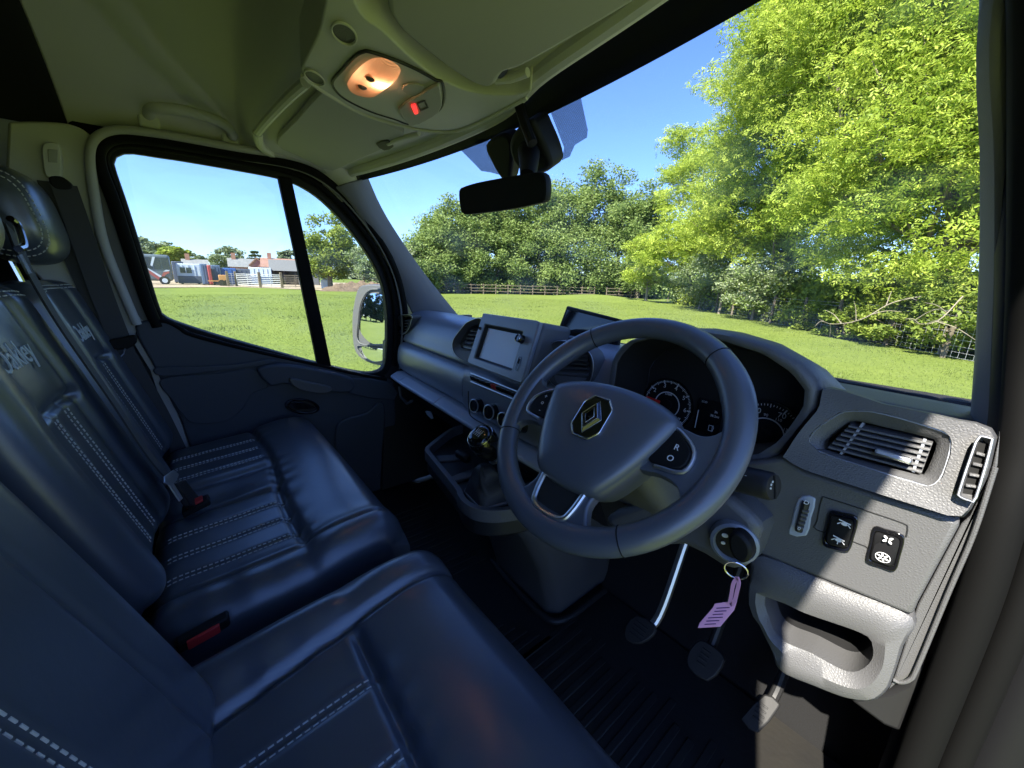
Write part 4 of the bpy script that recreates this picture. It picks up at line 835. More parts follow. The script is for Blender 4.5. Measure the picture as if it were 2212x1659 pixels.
MB().loft([back, [p + V3(0, 0.03, -0.012) for p in po], [p + V3(0, 0.008, -0.001) for p in po], soft, [p + RPn * 0.010 for p in pi_], [p - RPn * 0.03 for p in pi_]], True, False).obj('vent_panel', 'dash', dash, angle=50)
def lerp(a, b, t): return a + (b - a) * t
sl = []
for k in range(6):
    t = (k + 0.6) / 6.3; sl.append((lerp(1838, 1782, t) if t > .1 else 1832, lerp(910, 968, t), lerp(2018, 1990, t), lerp(948, 1024, t)))
RV, _ = vent(VO, VI, 0.612, sl, tilt=0.25, vertical=[(1864, 913, 1814, 982), (1998, 948, 1972, 1020)])
tabc = at(1930, 985, P=(RP[0] + RPn * 0.0, RPn)); MB().box(tabc, nrm(at(1950, 990, P=RP) - at(1910, 978, P=RP)) * 0.016, RPn * 0.010, V3(0, 0.3, 1) * 0.0035).obj('vent_tab', 'satin', RV, bevel=0.002)
SO = [(2110, 948), (2118, 942), (2137, 945), (2142, 957), (2108, 1075), (2097, 1082), (2074, 1073), (2071, 1062)]
SI = [(2114, 956), (2134, 960), (2136, 971), (2110, 1062), (2103, 1070), (2081, 1066), (2080, 1060)]
vent(SO, SI, 0.5935, [(lerp(2109, 2086, t), lerp(978, 1048, t), lerp(2131, 2113, t), lerp(984, 1052, t)) for t in (0, .33, .66, 1.0)], tilt=0.25, dep=0.008)
Y2 = 0.606
SW = [(1560, 1000), (1640, 996), (1690, 990), (1735, 1019), (1917, 1077), (2062, 1122), (2076, 1130), (2030, 1215), (1982, 1304), (1971, 1332), (1800, 1262), (1640, 1198), (1590, 1150)]
MB().prism(ats(SW, Y=Y2), V3(0, 0.22, 0)).obj('switch_panel', 'dash', dash, bevel=0.008, seg=3)
def flat(pts, y): return ats(pts, Y=y)
MB().prism(smooth(flat([(1731, 1072), (1762, 1077), (1752, 1120), (1742, 1158), (1703, 1155), (1708, 1130), (1718, 1090)], Y2 - 0.0015), 2, True), V3(0, 0.01, 0)).obj('headlamp_leveller', 'strip', dash, bevel=0.002)
MB().tube([at(1741, 1085, Y=Y2 - 0.004), at(1725, 1147, Y=Y2 - 0.004)], 0.0045, 8).obj('thumb_slot', 'dash_dark', dash)
for k in range(5): MB().box(at(1740 - 2.6 * k, 1104 + 8.5 * k, Y=Y2 - 0.006), (0.0035, 0, 0), (0, 0.003, 0), (0, 0, 0.0016)).obj('thumb_wheel_rib', 'dash', dash, bevel=0.0005)
text('lamp_symbol', 'D', at(1742, 1086, Y=Y2 - 0.009), (1, 0, -0.2), (0, 0, 1), 0.008, 'print', dash); text('lamp_symbol', '0', at(1726, 1142, Y=Y2 - 0.009), (1, 0, -0.2), (0, 0, 1), 0.007, 'print', dash)
MB().tube(smooth(flat([(1880, 1212), (1870, 1180), (1765, 1145), (1765, 1125), (1775, 1078), (1790, 1077), (1880, 1106), (1950, 1130), (1960, 1140), (1957, 1160)], Y2 - 0.0002), 3), 0.0008, 6).obj('panel_seam', 'dash_dark', dash)
def rocker(pts, y, glyphs):
    P = resample(smooth(flat(pts, y), 3, True), 40); c = sum(P) / 40
    b = MB().ring(P, [c + (p - c) * 0.78 for p in P], V3(0, -0.004, 0)).obj('rocker_switch', 'gloss_black', dash, bevel=0.001)
    ax_ = nrm(P[0] - P[20]); q = [c + (p - c) * 0.76 for p in P]
    MB().loft([[p + V3(0, 0.002, 0) for p in q], [p + V3(0, -0.005, 0) for p in q], [c + (p - c) * 0.85 + V3(0, -0.0065 + 0.06 * (p[2] - c[2]), 0) for p in q]]).obj('rocker', 'black', b, angle=40)
    for (px, py, g) in glyphs:
        o_ = at(px, py, Y=y - 0.0105); e1, e2 = V3(1, 0, -0.15), V3(0.1, -0.05, 1)
        if g == 'fan' or g == 'fanbox':
            n_ = 4 if g == 'fan' else 6; mb = MB()
            for k in range(n_):
                a = R_(45 + 360 / n_ * k); d = V3(math.cos(a), 0, math.sin(a)); mb.prism(put(ell(0.0022, 0.0013 if g == 'fan' else 0.0009, 10), o_ + d * 0.0033, d, np.cross(d, (0, -1, 0))), V3(0, -0.0003, 0))
            if g == 'fanbox': mb.ring(put(ell(0.0068, 0.0062, 20), o_, (1, 0, 0), (0, 0, 1)), put(ell(0.0061, 0.0055, 20), o_, (1, 0, 0), (0, 0, 1)), V3(0, -0.0003, 0))
            mb.obj('fan_symbol', 'print', b)
        else:
            mb = MB(); mb.box(o_, nrm(e1) * 0.006, V3(0, .0003, 0), V3(0, 0, 0.0007)); mb.prism(put(ell(0.0032, 0.0022, 12), o_ - V3(0, 0, 0.0028), (1, 0, 0), (0, 0, 1)), V3(0, -0.0003, 0))
            for s in (-1, 1): mb.box(o_ + V3(s * 0.005, 0, -0.004), nrm((s, 0, -1)) * 0.0022, V3(0, .0003, 0), nrm((s, 0, 1)) * 0.0005)
            if g == 'lamp2': mb.box(o_ - V3(0, 0, 0.0068), (0.0005, 0, 0), (0, .0003, 0), (0, 0, 0.0016))
            mb.obj('lamp_symbol', 'print', b)
rocker([(1794, 1103), (1820, 1106), (1847, 1112), (1855, 1124), (1846, 1160), (1834, 1190), (1806, 1186), (1781, 1178), (1778, 1162), (1786, 1130)], Y2, [(1825, 1128, 'lamp'), (1812, 1163, 'lamp2')])
rocker([(1888, 1136), (1916, 1142), (1942, 1149), (1955, 1161), (1946, 1200), (1934, 1232), (1904, 1224), (1876, 1215), (1871, 1203), (1880, 1168)], Y2, [(1918, 1166, 'fan'), (1907, 1204, 'fanbox')])
# open storage cubby
CB = [(1640, 1199), (1800, 1264), (1971, 1334), (1953, 1391), (1931, 1459), (1917, 1490), (1885, 1513), (1830, 1508), (1760, 1482), (1686, 1449), (1667, 1404), (1640, 1345), (1618, 1312), (1620, 1241)]
CH = [(1656, 1286), (1735, 1323), (1862, 1368), (1885, 1395), (1880, 1431), (1835, 1452), (1753, 1411), (1681, 1377), (1656, 1318)]
ccb = (1775, 1375); N = 60
KPn = nrm((0.05, -1, 0.10)); KP = (V3(0.72, 0.600, 0.52), KPn)
co_, ci_ = [ats([tuple(q) for q in ray_loop([tuple(w_) for w_ in smooth([np.array(p) for p in L], 4, True)], ccb, N)], P=KP) for L in (CB, CH)]
mid2 = [a * 0.45 + b * 0.55 + KPn * 0.010 for a, b in zip(co_, ci_)]
cub = MB().loft([[p + V3(0, 0.17, 0) for p in co_], [p + V3(0, 0.012, 0) for p in co_], co_, [a * 0.88 + b * 0.12 + KPn * 0.006 for a, b in zip(co_, ci_)], mid2, ci_, [p - KPn * 0.006 for p in ci_], [p - KPn * 0.05 for p in ci_]], True, False).obj('storage_cubby', 'dash', dash, angle=40)
MB().loft([[p - KPn * 0.049 for p in ci_], [p - KPn * 0.24 + V3(0, 0, 0.02) for p in ci_]], True, False).obj('cubby_lining', 'dash_dark', cub)  # near-black walls and back put the recess shade into the colour
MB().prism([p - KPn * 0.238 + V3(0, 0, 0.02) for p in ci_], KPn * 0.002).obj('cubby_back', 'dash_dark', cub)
MB().prism(flat([(2160, 938), (2139, 1030), (2096, 1114), (2078, 1130), (1983, 1306), (1973, 1336), (1955, 1392), (1933, 1459), (1919, 1491), (1935, 1478), (1953, 1473), (1980, 1440), (2050, 1275), (2104, 1150), (2155, 1005)], 0.628), V3(0, 0.10, 0)).obj('end_trim', 'dash', dash, bevel=0.004)
MB().tube(smooth(flat([(2150, 1010), (2104, 1152), (2050, 1278), (1982, 1442), (1966, 1468), (1945, 1474), (1930, 1468)], 0.622), 4), 0.0022, 8).obj('end_trim_edge', 'dash', dash)
MB().prism(flat([(1917, 1493), (1952, 1476), (2000, 1430), (1985, 1500), (1950, 1585), (1910, 1570), (1830, 1510)], 0.64), V3(0, 0.15, 0)).obj('kick_panel', 'dash_dark', dash, bevel=0.006)

# small monitor on the dash top
mon = thing('dash_monitor', 'small black display screen standing on the dash behind the steering wheel', 'monitor', at(1250, 725, Y=0.79))
mq = [at(1224, 660, Y=0.80), at(1343, 690, Y=0.76), at(1330, 752, Y=0.75), at(1201, 722, Y=0.785)]
mqn = nrm(np.cross(mq[1] - mq[0], mq[3] - mq[0])); mqn = mqn if mqn[1] < 0 else -mqn
def mqp(u, v_, d=0): return (mq[0] * (1 - u) + mq[1] * u) * (1 - v_) + (mq[3] * (1 - u) + mq[2] * u) * v_ + mqn * d
MB().prism([mqp(0, 0), mqp(1, 0), mqp(1, 1), mqp(0, 1)], -mqn * 0.014).obj('monitor_case', 'black', mon, bevel=0.004)
MB().prism([mqp(.05, .12, .0006), mqp(.95, .12, .0006), mqp(.95, .9, .0006), mqp(.05, .9, .0006)], mqn * 0.0006).obj('display', 'display', mon)
MB().loft([put(rrect(a, b, a * 0.3), c, (1, 0, 0), (0, 1, 0)) for c, a, b in ((mqp(.45, 1, -.012) - V3(0, -0.005, 0.055), 0.05, 0.03), (mqp(.45, 1, -.012) - V3(0, -0.005, 0.02), 0.045, 0.024), (mqp(.45, .7, -.018), 0.02, 0.01))]).obj('stand', 'black', mon)
MB().tube([at(1192, 724, Y=0.73), at(1262, 738, Y=0.71)], 0.008, 10).obj('stand_bar', 'dash', mon)

# ================================================================== steering wheel
WC = V3(0.456, 0.455, 0.774); TW = R_(43)
WN = V3(0, -math.cos(TW), math.sin(TW)); WX = V3(1, 0, 0); WY = V3(0, math.sin(TW), math.cos(TW))
def wp(x, y, h=0.0): return WC + WX * x + WY * y + WN * h
sw = thing('steering_wheel', 'dark grey leather steering wheel with three spokes and diamond badge', 'steering wheel', WC)
rings = []; NA, NB = 96, 18
for i in range(NA):
    a = 2 * math.pi * i / NA; dg = math.degrees(a) % 360
    bul = sum(math.exp(-((dg - q) / 17) ** 2) for q in (33, 147)); thick = 0.0165 + 0.0022 * bul + 0.0018 * math.exp(-((dg - 270) / 45) ** 2)
    Rm = 0.1755 - 0.0012 * bul; d = WX * math.cos(a) + WY * math.sin(a); c = WC + d * Rm
    rings.append([c + d * thick * 1.06 * math.cos(2 * math.pi * k / NB) + WN * (0.0155 + 0.002 * bul) * math.sin(2 * math.pi * k / NB) for k in range(NB)])
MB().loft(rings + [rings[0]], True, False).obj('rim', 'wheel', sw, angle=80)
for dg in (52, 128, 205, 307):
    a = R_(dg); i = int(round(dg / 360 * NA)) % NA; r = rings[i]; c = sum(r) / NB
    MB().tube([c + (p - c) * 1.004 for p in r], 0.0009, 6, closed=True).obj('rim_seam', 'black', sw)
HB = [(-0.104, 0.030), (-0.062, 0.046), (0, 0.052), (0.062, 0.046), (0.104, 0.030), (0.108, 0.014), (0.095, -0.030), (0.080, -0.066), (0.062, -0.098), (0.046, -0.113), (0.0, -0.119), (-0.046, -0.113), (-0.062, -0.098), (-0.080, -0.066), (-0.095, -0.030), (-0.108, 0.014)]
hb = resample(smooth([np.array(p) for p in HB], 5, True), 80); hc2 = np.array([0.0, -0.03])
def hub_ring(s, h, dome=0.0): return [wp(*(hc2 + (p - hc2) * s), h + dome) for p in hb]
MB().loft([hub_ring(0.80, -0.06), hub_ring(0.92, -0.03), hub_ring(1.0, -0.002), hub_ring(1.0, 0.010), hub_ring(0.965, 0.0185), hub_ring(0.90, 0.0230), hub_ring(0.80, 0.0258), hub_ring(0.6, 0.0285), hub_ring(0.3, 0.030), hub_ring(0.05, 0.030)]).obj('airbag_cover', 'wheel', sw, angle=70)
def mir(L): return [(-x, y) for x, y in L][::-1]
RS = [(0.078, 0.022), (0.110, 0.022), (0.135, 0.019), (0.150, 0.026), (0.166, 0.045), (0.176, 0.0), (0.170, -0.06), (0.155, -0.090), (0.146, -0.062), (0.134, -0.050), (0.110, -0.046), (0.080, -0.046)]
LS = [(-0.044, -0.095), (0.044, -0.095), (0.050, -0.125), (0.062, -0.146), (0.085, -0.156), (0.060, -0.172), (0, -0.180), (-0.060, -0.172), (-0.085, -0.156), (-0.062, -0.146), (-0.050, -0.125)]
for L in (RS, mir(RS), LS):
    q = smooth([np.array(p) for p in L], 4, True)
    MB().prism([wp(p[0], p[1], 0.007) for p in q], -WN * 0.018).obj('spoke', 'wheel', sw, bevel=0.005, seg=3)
BT = [(0.097, 0.012), (0.113, 0.012), (0.136, -0.006), (0.134, -0.031), (0.106, -0.036), (0.092, -0.032)]
for s in (1, -1):
    b = BT if s > 0 else mir(BT)
    pod = MB().prism(smooth([wp(x, y, 0.007) for x, y in b], 3, True), WN * 0.005).obj('button_pod', 'black', sw, bevel=0.002)
    MB().tube(smooth([wp(s * x, y, 0.0105) for x, y in ((0.100, 0.017), (0.115, 0.014), (0.140, -0.006), (0.138, -0.034), (0.104, -0.040))], 4), 0.0026, 8).obj('pod_trim', 'satin', sw)
    for (x, y, t_) in (((0.119, -0.008, 'R'), (0.118, -0.024, 'O')) if s > 0 else ((-0.117, 0.0, '+'), (-0.116, -0.012, 'o'), (-0.112, -0.026, '-'))):
        text('button_mark', t_, wp(x, y, 0.0125), WX, WY, 0.011, 'print', pod)
MB().tube(smooth([wp(x, y, 0.009) for x, y in ((-0.038, -0.108), (-0.034, -0.140), (-0.026, -0.156), (0.0, -0.161), (0.026, -0.156), (0.034, -0.140), (0.038, -0.108))], 6), 0.0042, 10).obj('spoke_bezel', 'satin', sw)
MB().prism(smooth([wp(x, y, 0.0075) for x, y in ((-0.034, -0.108), (-0.030, -0.140), (-0.022, -0.152), (0.022, -0.152), (0.030, -0.140), (0.034, -0.108))], 2, True), WN * 0.001).obj('spoke_inset', 'dash_dark', sw)
EB = [(-0.013, 0.020), (0.013, 0.020), (0.026, 0.006), (0.026, -0.034), (0.013, -0.049), (-0.013, -0.049), (-0.026, -0.034), (-0.026, 0.006)]
ec = np.array([0, -0.0145]); eo = resample([np.array(p) for p in EB], 48)
emb = MB().prism([wp(*(ec + (p - ec) * 0.93), 0.0285) for p in eo], WN * 0.004).obj('badge', 'gloss_black', sw, bevel=0.001)
MB().ring([wp(*p, 0.0285) for p in eo], [wp(*(ec + (p - ec) * 0.93), 0.0285) for p in eo], WN * 0.0052).obj('badge_rim', 'chrome', emb, bevel=0.0006)
def dia(a, b, h): return [wp(ec[0] + x * a, ec[1] + y * b, h) for x, y in ((0, 1), (1, 0), (0, -1), (-1, 0))]
MB().loft([dia(0.0175, 0.0265, 0.0325), dia(0.0135, 0.0205, 0.0375), dia(0.0075, 0.0125, 0.0375), dia(0.0058, 0.0100, 0.0325)], True, False).obj('diamond', 'dark_chrome', emb, smooth=False)
for a_, b_, h_ in ((0.0175, 0.0265, 0.0328), (0.0135, 0.0205, 0.0377), (0.0075, 0.0125, 0.0377)): MB().tube(dia(a_, b_, h_), 0.0007, 6, closed=True).obj('diamond_edge', 'chrome', emb)
wp_ = hub_ring(1.003, 0.004)

# steering column shroud, stalk, ignition key
col_ = thing('steering_column', 'grey plastic steering column shroud with the ignition switch on its right', 'steering column', (0.5, 0.6, 0.5))
A0 = WC - WN * 0.045
MB().loft([put(rrect(a, b, 0.03), WC - WN * s, WX, WY) for s, a, b in ((0.050, 0.070, 0.055), (0.10, 0.085, 0.062), (0.22, 0.09, 0.065))]).obj('upper_shroud', 'dash', col_, bevel=0.004)
SH = [(1300, 1120), (1380, 1085), (1480, 1062), (1560, 1066), (1598, 1090), (1640, 1132), (1636, 1166), (1614, 1220), (1592, 1230), (1560, 1226), (1474, 1178), (1380, 1180)]
MB().prism(smooth(ats(SH, Y=0.545), 2, True), V3(0, 0.16, -0.03)).obj('lower_shroud', 'dash', col_, bevel=0.014, seg=3)
ic = at(1586, 1172, Y=0.541); inx = nrm((0.35, -0.93, 0.05)); iex = nrm(np.cross(inx, (0, 0, 1))); iey = np.cross(iex, inx)
MB().loft([put(ell(r, r, 32), ic + inx * d, iex, iey) for r, d in ((0.031, -0.01), (0.030, 0.004), (0.026, 0.007), (0.0235, 0.003), (0.0225, -0.004))], True, False).obj('ignition_surround', 'dash_soft', col_, angle=40)
MB().prism(put(ell(0.0228, 0.0228, 28), ic - inx * 0.004, iex, iey), inx * 0.006).obj('ignition_barrel', 'black', col_)
for q, r_ in ((at(1566, 1156, Y=0.534), 0.004), (at(1562, 1172, Y=0.534), 0.0028)): MB().prism(put(ell(r_, r_ * 0.7, 12), q, iex, iey), inx * 0.002).obj('ignition_mark', 'print', col_)
key = thing('ignition_key', 'black car key in the ignition with a metal ring and pink paper tag', 'key', at(1595, 1190, Y=0.52))
KD = V3(0, -0.022, 0)
MB().prism(smooth(ats([(1580, 1150), (1598, 1154), (1618, 1176), (1622, 1200), (1612, 1216), (1594, 1214), (1578, 1196), (1572, 1168)], Y=0.512), 3, True), V3(0, 0.02, 0)).obj('key_head', 'black', key, bevel=0.004)
rc = at(1590, 1232, Y=0.505)
MB().tube(put(ell(0.0135, 0.0135, 32), rc, nrm((1, 0.4, 0)), nrm((0, -0.2, 1))), 0.0011, 8, closed=True).obj('key_ring', 'chrome', key)
MB().tube(smooth(ats([(1592, 1248), (1584, 1262), (1580, 1285), (1577, 1306), (1586, 1300), (1592, 1278), (1596, 1258), (1592, 1246)], Y=0.502), 4), 1, flat=(0.0022, 0.0006), up=(0, -1, 0)).obj('tag_loop', 'pink', key)
tagp = (at(1550, 1328, Y=0.500), nrm((0.25, -1, 0.15)))
tg = MB().prism(ats([(1544, 1304), (1574, 1300), (1592, 1299), (1586, 1318), (1556, 1354), (1507, 1357), (1511, 1346), (1540, 1312)], P=tagp), tagp[1] * -0.0012).obj('paper_tag', 'pink', key, bevel=0.0004)
mb = MB()
for k in range(6):
    a_, b_ = at(1546 - 6 * k, 1314 + 7 * k, P=tagp) + tagp[1] * 0.0003, at(1578 - 5 * k, 1312 + 7 * k, P=tagp) + tagp[1] * 0.0003
    mb.box((a_ + b_) / 2, (b_ - a_) / 2 * (0.9 - 0.12 * (k % 3)), tagp[1] * 0.0002, np.cross(nrm(b_ - a_), tagp[1]) * 0.0005)
mb.obj('tag_print', 'ink', tg, smooth=False)
stk = thing('control_stalk', 'black lighting stalk with a ribbed end on the right of the column', 'stalk', (0.6, 0.54, 0.7))
sa, sb = V3(0.50, 0.585, 0.685), at(1672, 1052, Y=0.548); sdir = nrm(sb - sa); se1 = nrm(np.cross(sdir, (0, 0, 1))); se2 = np.cross(se1, sdir)
MB().loft([put(ell(r, r, 28), sa + (sb - sa) * t, se1, se2) for t, r in ((0, 0.012), (0.35, 0.015), (0.55, 0.0175), (0.56, 0.0185), (0.72, 0.019), (0.725, 0.0180), (0.74, 0.0180), (0.745, 0.019), (0.97, 0.0185), (1.0, 0.016), (1.003, 0.003))]).obj('stalk_body', 'dash_dark', stk, angle=40)
MB().box(sb + sdir * 0.001, se2 * 0.015, se1 * 0.0012, sdir * 0.001).obj('end_groove', 'void', stk)
for k in range(6):
    a = 0.6 + k * 0.5; MB().prism(put(ell(0.0014, 0.0014, 8), sb + sdir * 0.0008 + se1 * 0.009 * math.cos(a) * (1 if k < 3 else -1) + se2 * 0.009 * math.sin(a), se1, se2), sdir * 0.0008).obj('stalk_symbol', 'print', stk)
text('stalk_symbol', '0', sa + (sb - sa) * 0.80 + V3(0, -0.0165, 0.0095), sdir, V3(0, 0.5, 1), 0.010, 'print', stk)
stl = thing('control_stalk', 'dark wiper stalk half hidden behind the left of the steering wheel', 'stalk', (0.35, 0.55, 0.69))
MB().tube([V3(0.41, 0.575, 0.69), V3(0.33, 0.57, 0.70), V3(0.27, 0.56, 0.705)], [0.012, 0.013, 0.011], 14).obj('stalk_body', 'dash_dark', stl)

# ================================================================== centre console with gear lever
cc = thing('centre_console', 'dark centre console with open tray under the climate dials', 'console', (0.0, 0.7, 0.0))
TO = [(-0.33, 0.70), (-0.318, 0.645), (-0.245, 0.530), (-0.222, 0.507), (-0.19, 0.498), (0.02, 0.462), (0.060, 0.449), (0.100, 0.443), (0.140, 0.455), (0.175, 0.500), (0.205, 0.60), (0.215, 0.74), (0.215, 0.80), (-0.33, 0.80)]
TO = smooth([np.array(p) for p in TO[:12]], 4) + [np.array(p) for p in TO[12:]]
MB().prism([V3(p[0], p[1], 0.432) for p in TO], V3(0, 0, -0.045)).obj('tray_floor', 'dash_dark', cc, bevel=0.01)
edge_ = [V3(p[0], p[1], 0.446) for p in TO[:41]]
MB().tube(edge_, 1, flat=(0.007, 0.016), up=(0, 0, 1)).obj('tray_rim', 'dash', cc, bevel=0.004, seg=3)
MB().prism([V3(-0.06, 0.475, 0.4325), V3(-0.035, 0.470, 0.4325), V3(-0.02, 0.62, 0.4325), V3(-0.07, 0.62, 0.4325)], V3(0, 0, 0.010)).obj('tray_divider', 'dash', cc, bevel=0.003)
MB().prism([V3(-0.21, 0.53, 0.4325), V3(-0.17, 0.52, 0.4325), V3(-0.13, 0.60, 0.4325), V3(-0.17, 0.61, 0.4325)], V3(0, 0, 0.006)).obj('tray_divider', 'dash', cc, bevel=0.003)
MB().box(at(1000, 985, Z=0.47), (0.03, 0, 0), (0, 0.012, 0), (0, 0, 0.012)).obj('power_socket', 'black', cc, bevel=0.008)
MB().abox((-0.33, 0.70, 0.40), (0.22, 0.90, 0.536)).obj('console_back', 'dash_dark', cc, bevel=0.01)
MB().box(V3(-0.03, 0.690, 0.500), (0.09, 0, 0), (0, 0.008, 0), (0, 0, 0.020)).obj('card_slot', 'void', cc)
MB().loft([[V3(a, b, z) for a, b in ((x0, y0 + 0.02), (x0 + 0.02, y0), (x1 - 0.03, y0), (x1, y0 + 0.03), (x1, 0.95), (x0, 0.95))] for z, x0, x1, y0 in ((0, -0.13, 0.165, 0.700), (0.05, -0.125, 0.175, 0.690), (0.20, -0.12, 0.185, 0.64), (0.34, -0.14, 0.19, 0.57), (0.39, -0.18, 0.195, 0.53))]).obj('console_body', 'dash', cc, bevel=0.012, angle=50)
MB().ring(put(rrect(0.046, 0.052, 0.02), V3(0.150, 0.610, 0.452), nrm((1, 0.1, 0)), nrm((-0.1, 1, 0))), put(rrect(0.038, 0.044, 0.016), V3(0.150, 0.610, 0.452), nrm((1, 0.1, 0)), nrm((-0.1, 1, 0))), V3(0, 0, -0.02)).obj('cup_holder', 'dash', cc, bevel=0.003)
MB().prism(put(rrect(0.039, 0.045, 0.016), V3(0.150, 0.610, 0.435), (1, 0.1, 0), (-0.1, 1, 0)), V3(0, 0, -0.001)).obj('cup_holder_base', 'void', cc)
pbt = at(1180, 1040, Z=0.452)
bt_ = MB().box(pbt, (0.012, 0.004, 0), (-0.008, 0.022, 0), (0, 0, 0.004)).obj('console_button', 'black', cc, bevel=0.001)
MB().tube([pbt + V3(-0.004, -0.012, 0.0045), pbt + V3(0.005, 0.0, 0.0045), pbt + V3(-0.007, 0.004, 0.0045), pbt + V3(0.0, 0.015, 0.0045)], 0.001, 6).obj('button_symbol', 'print', bt_)
gl = thing('gear_lever', 'black gear lever with a glossy knob, shift pattern and leather gaiter', 'gear lever', (0.1, 0.51, 0.44))
gb = V3(0.098, 0.520, 0.452)
gout = rrect(0.058, 0.062, 0.03, 7)
MB().ring(put(gout, gb, nrm((1, -0.15, 0)), nrm((0.15, 1, 0))), put([(x * 0.86, y * 0.86) for x, y in gout], gb, nrm((1, -0.15, 0)), nrm((0.15, 1, 0))), V3(0, 0, 0.010)).obj('gaiter_frame', 'dash', gl, bevel=0.003)
rings = []
ktop = at(1046, 955, X=0.088)
for i in range(14):
    t = i / 13; s = (1 - t) ** 0.8 * 0.84 + 0.17; c = gb * (1 - t) + (ktop - V3(0, 0, 0.060)) * t + V3(0, 0, 0.0)
    rings.append([c + nrm((1, -0.15, 0)) * x * s * (1 + 0.10 * math.sin(k * 1.3 + i * 1.1) * (0.2 + t)) + nrm((0.15, 1, 0)) * y * s * (1 + 0.10 * math.cos(k * 1.1 + i * 0.9) * (0.2 + t)) for k, (x, y) in enumerate(gout)])
MB().loft(rings).obj('gaiter', 'rubber', gl, angle=70)
kt = nrm((0.10, -0.55, 0.83)); ke1 = nrm(np.cross(kt, (0, 1, 0.3))); ke2 = np.cross(kt, ke1)
kr = []
for t, r in ((-0.050, 0.010), (-0.044, 0.013), (-0.034, 0.018), (-0.02, 0.0235), (-0.004, 0.0265), (0.010, 0.0262), (0.020, 0.0235), (0.026, 0.0195), (0.0275, 0.012), (0.028, 0.003)):
    kr.append(put(ell(r * 1.25, r * 1.35, 28), ktop + kt * t * 1.3, ke1, ke2))
kn = MB().loft(kr).obj('knob', 'gloss_black', gl, angle=60)
MB().tube(put(ell(0.0298, 0.0320, 36), ktop + kt * 0.0254, ke1, ke2), 0.0011, 8, closed=True).obj('knob_ring', 'chrome', kn)
mb = MB(); kk = ktop + kt * 0.0366
sx_, sy_ = ke1, ke2
for k in range(4): mb.box(kk + sx_ * (-0.009 + 0.006 * k), sx_ * 0.0005, sy_ * 0.009, kt * 0.0004)
mb.box(kk, sx_ * 0.0095, sy_ * 0.0005, kt * 0.0004); mb.obj('shift_pattern', 'print', kn, smooth=False)
MB().tube([ktop - kt * 0.064, ktop - kt * 0.070], 0.0165, 16).obj('collar', 'satin', gl)

# ================================================================== pedals, floor mats
mat_o = MB(); mat_o.prism([V3(-0.80, -0.30, -0.010), V3(0.80, -0.30, -0.010), V3(0.80, 0.92, -0.010), V3(-0.80, 0.92, -0.010)], V3(0, 0, 0.012))
fm = mat_o.obj('floor_mat', 'mat_rubber', None); tag(fm, 'black ribbed rubber mat covering the cab floor', 'floor mat')
mb = MB()
for k in range(17):
    x = 0.20 + 0.034 * k; mb.box(V3(x, 0.60 + 0.015 * math.sin(k), 0.003), (0.008, 0, 0), (0, 0.14 + 0.02 * math.cos(k * 2.1), 0), (0, 0, 0.003))
for k in range(14):
    x = -0.62 + 0.034 * k; mb.box(V3(x, 0.56 + 0.012 * math.cos(k), 0.003), (0.008, 0, 0), (0, 0.13, 0), (0, 0, 0.003))
for k in range(8): mb.box(V3(0.20 - 0.03 * k, 0.60 - 0.02 * k, 0.003), (0.007, 0, 0), (0, 0.055, 0), (0, 0, 0.003))
mb.obj('rib', 'mat_rubber', fm, bevel=0.002)['kind'] = 'stuff'
MB().tube(smooth([V3(-0.14, 0.70, 0.012), V3(0.0, 0.685, 0.012), V3(0.13, 0.68, 0.012), V3(0.19, 0.72, 0.012), V3(0.20, 0.9, 0.02)], 5), 0.010, 10).obj('mat_edge', 'mat_rubber', fm)
for lbl, L, z0, arm in (('clutch pedal, ribbed rubber pad at the left of the footwell', [(1375, 1328), (1414, 1350), (1410, 1373), (1380, 1391), (1352, 1382), (1350, 1354)], 0.17, (0.02, 0.13, 0.20)),
                        ('brake pedal, square ribbed rubber pad between clutch and accelerator', [(1522, 1384), (1561, 1413), (1559, 1441), (1527, 1472), (1486, 1441), (1486, 1409), (1504, 1386)], 0.17, (0.0, 0.13, 0.20)),
                        ('accelerator pedal, long dark pad at the right of the footwell', [(1651, 1499), (1681, 1517), (1681, 1531), (1636, 1584), (1604, 1558), (1604, 1545)], 0.11, (0.01, 0.12, 0.16))):
    c = at(np.mean([p[0] for p in L]), np.mean([p[1] for p in L]), Z=z0); pn = nrm((0.0, -0.72, 0.69))
    t = thing('pedal', lbl, 'pedal', c, 'pedals in the footwell')
    P = ats(L, P=(c, pn)); MB().prism(smooth(P, 2, True), -pn * 0.014).obj('pad', 'rubber', t, bevel=0.003)
    cc2 = sum(P) / len(P); ux = V3(1, 0, 0); uy = np.cross(pn, ux)
    for k in range(4): MB().box(cc2 + pn * 0.001 + uy * (-0.015 + 0.010 * k), ux * (0.017 if 'accel' not in lbl else 0.009), uy * 0.002, pn * 0.0015).obj('rib', 'rubber', t, bevel=0.0008)
    MB().tube(smooth([c - pn * 0.012, c + V3(arm[0], 0.05, 0.03), c + V3(*arm)], 6), 0.010, 10).obj('pedal_arm', 'satin' if lbl.startswith('clutch') else 'dash_dark', t)

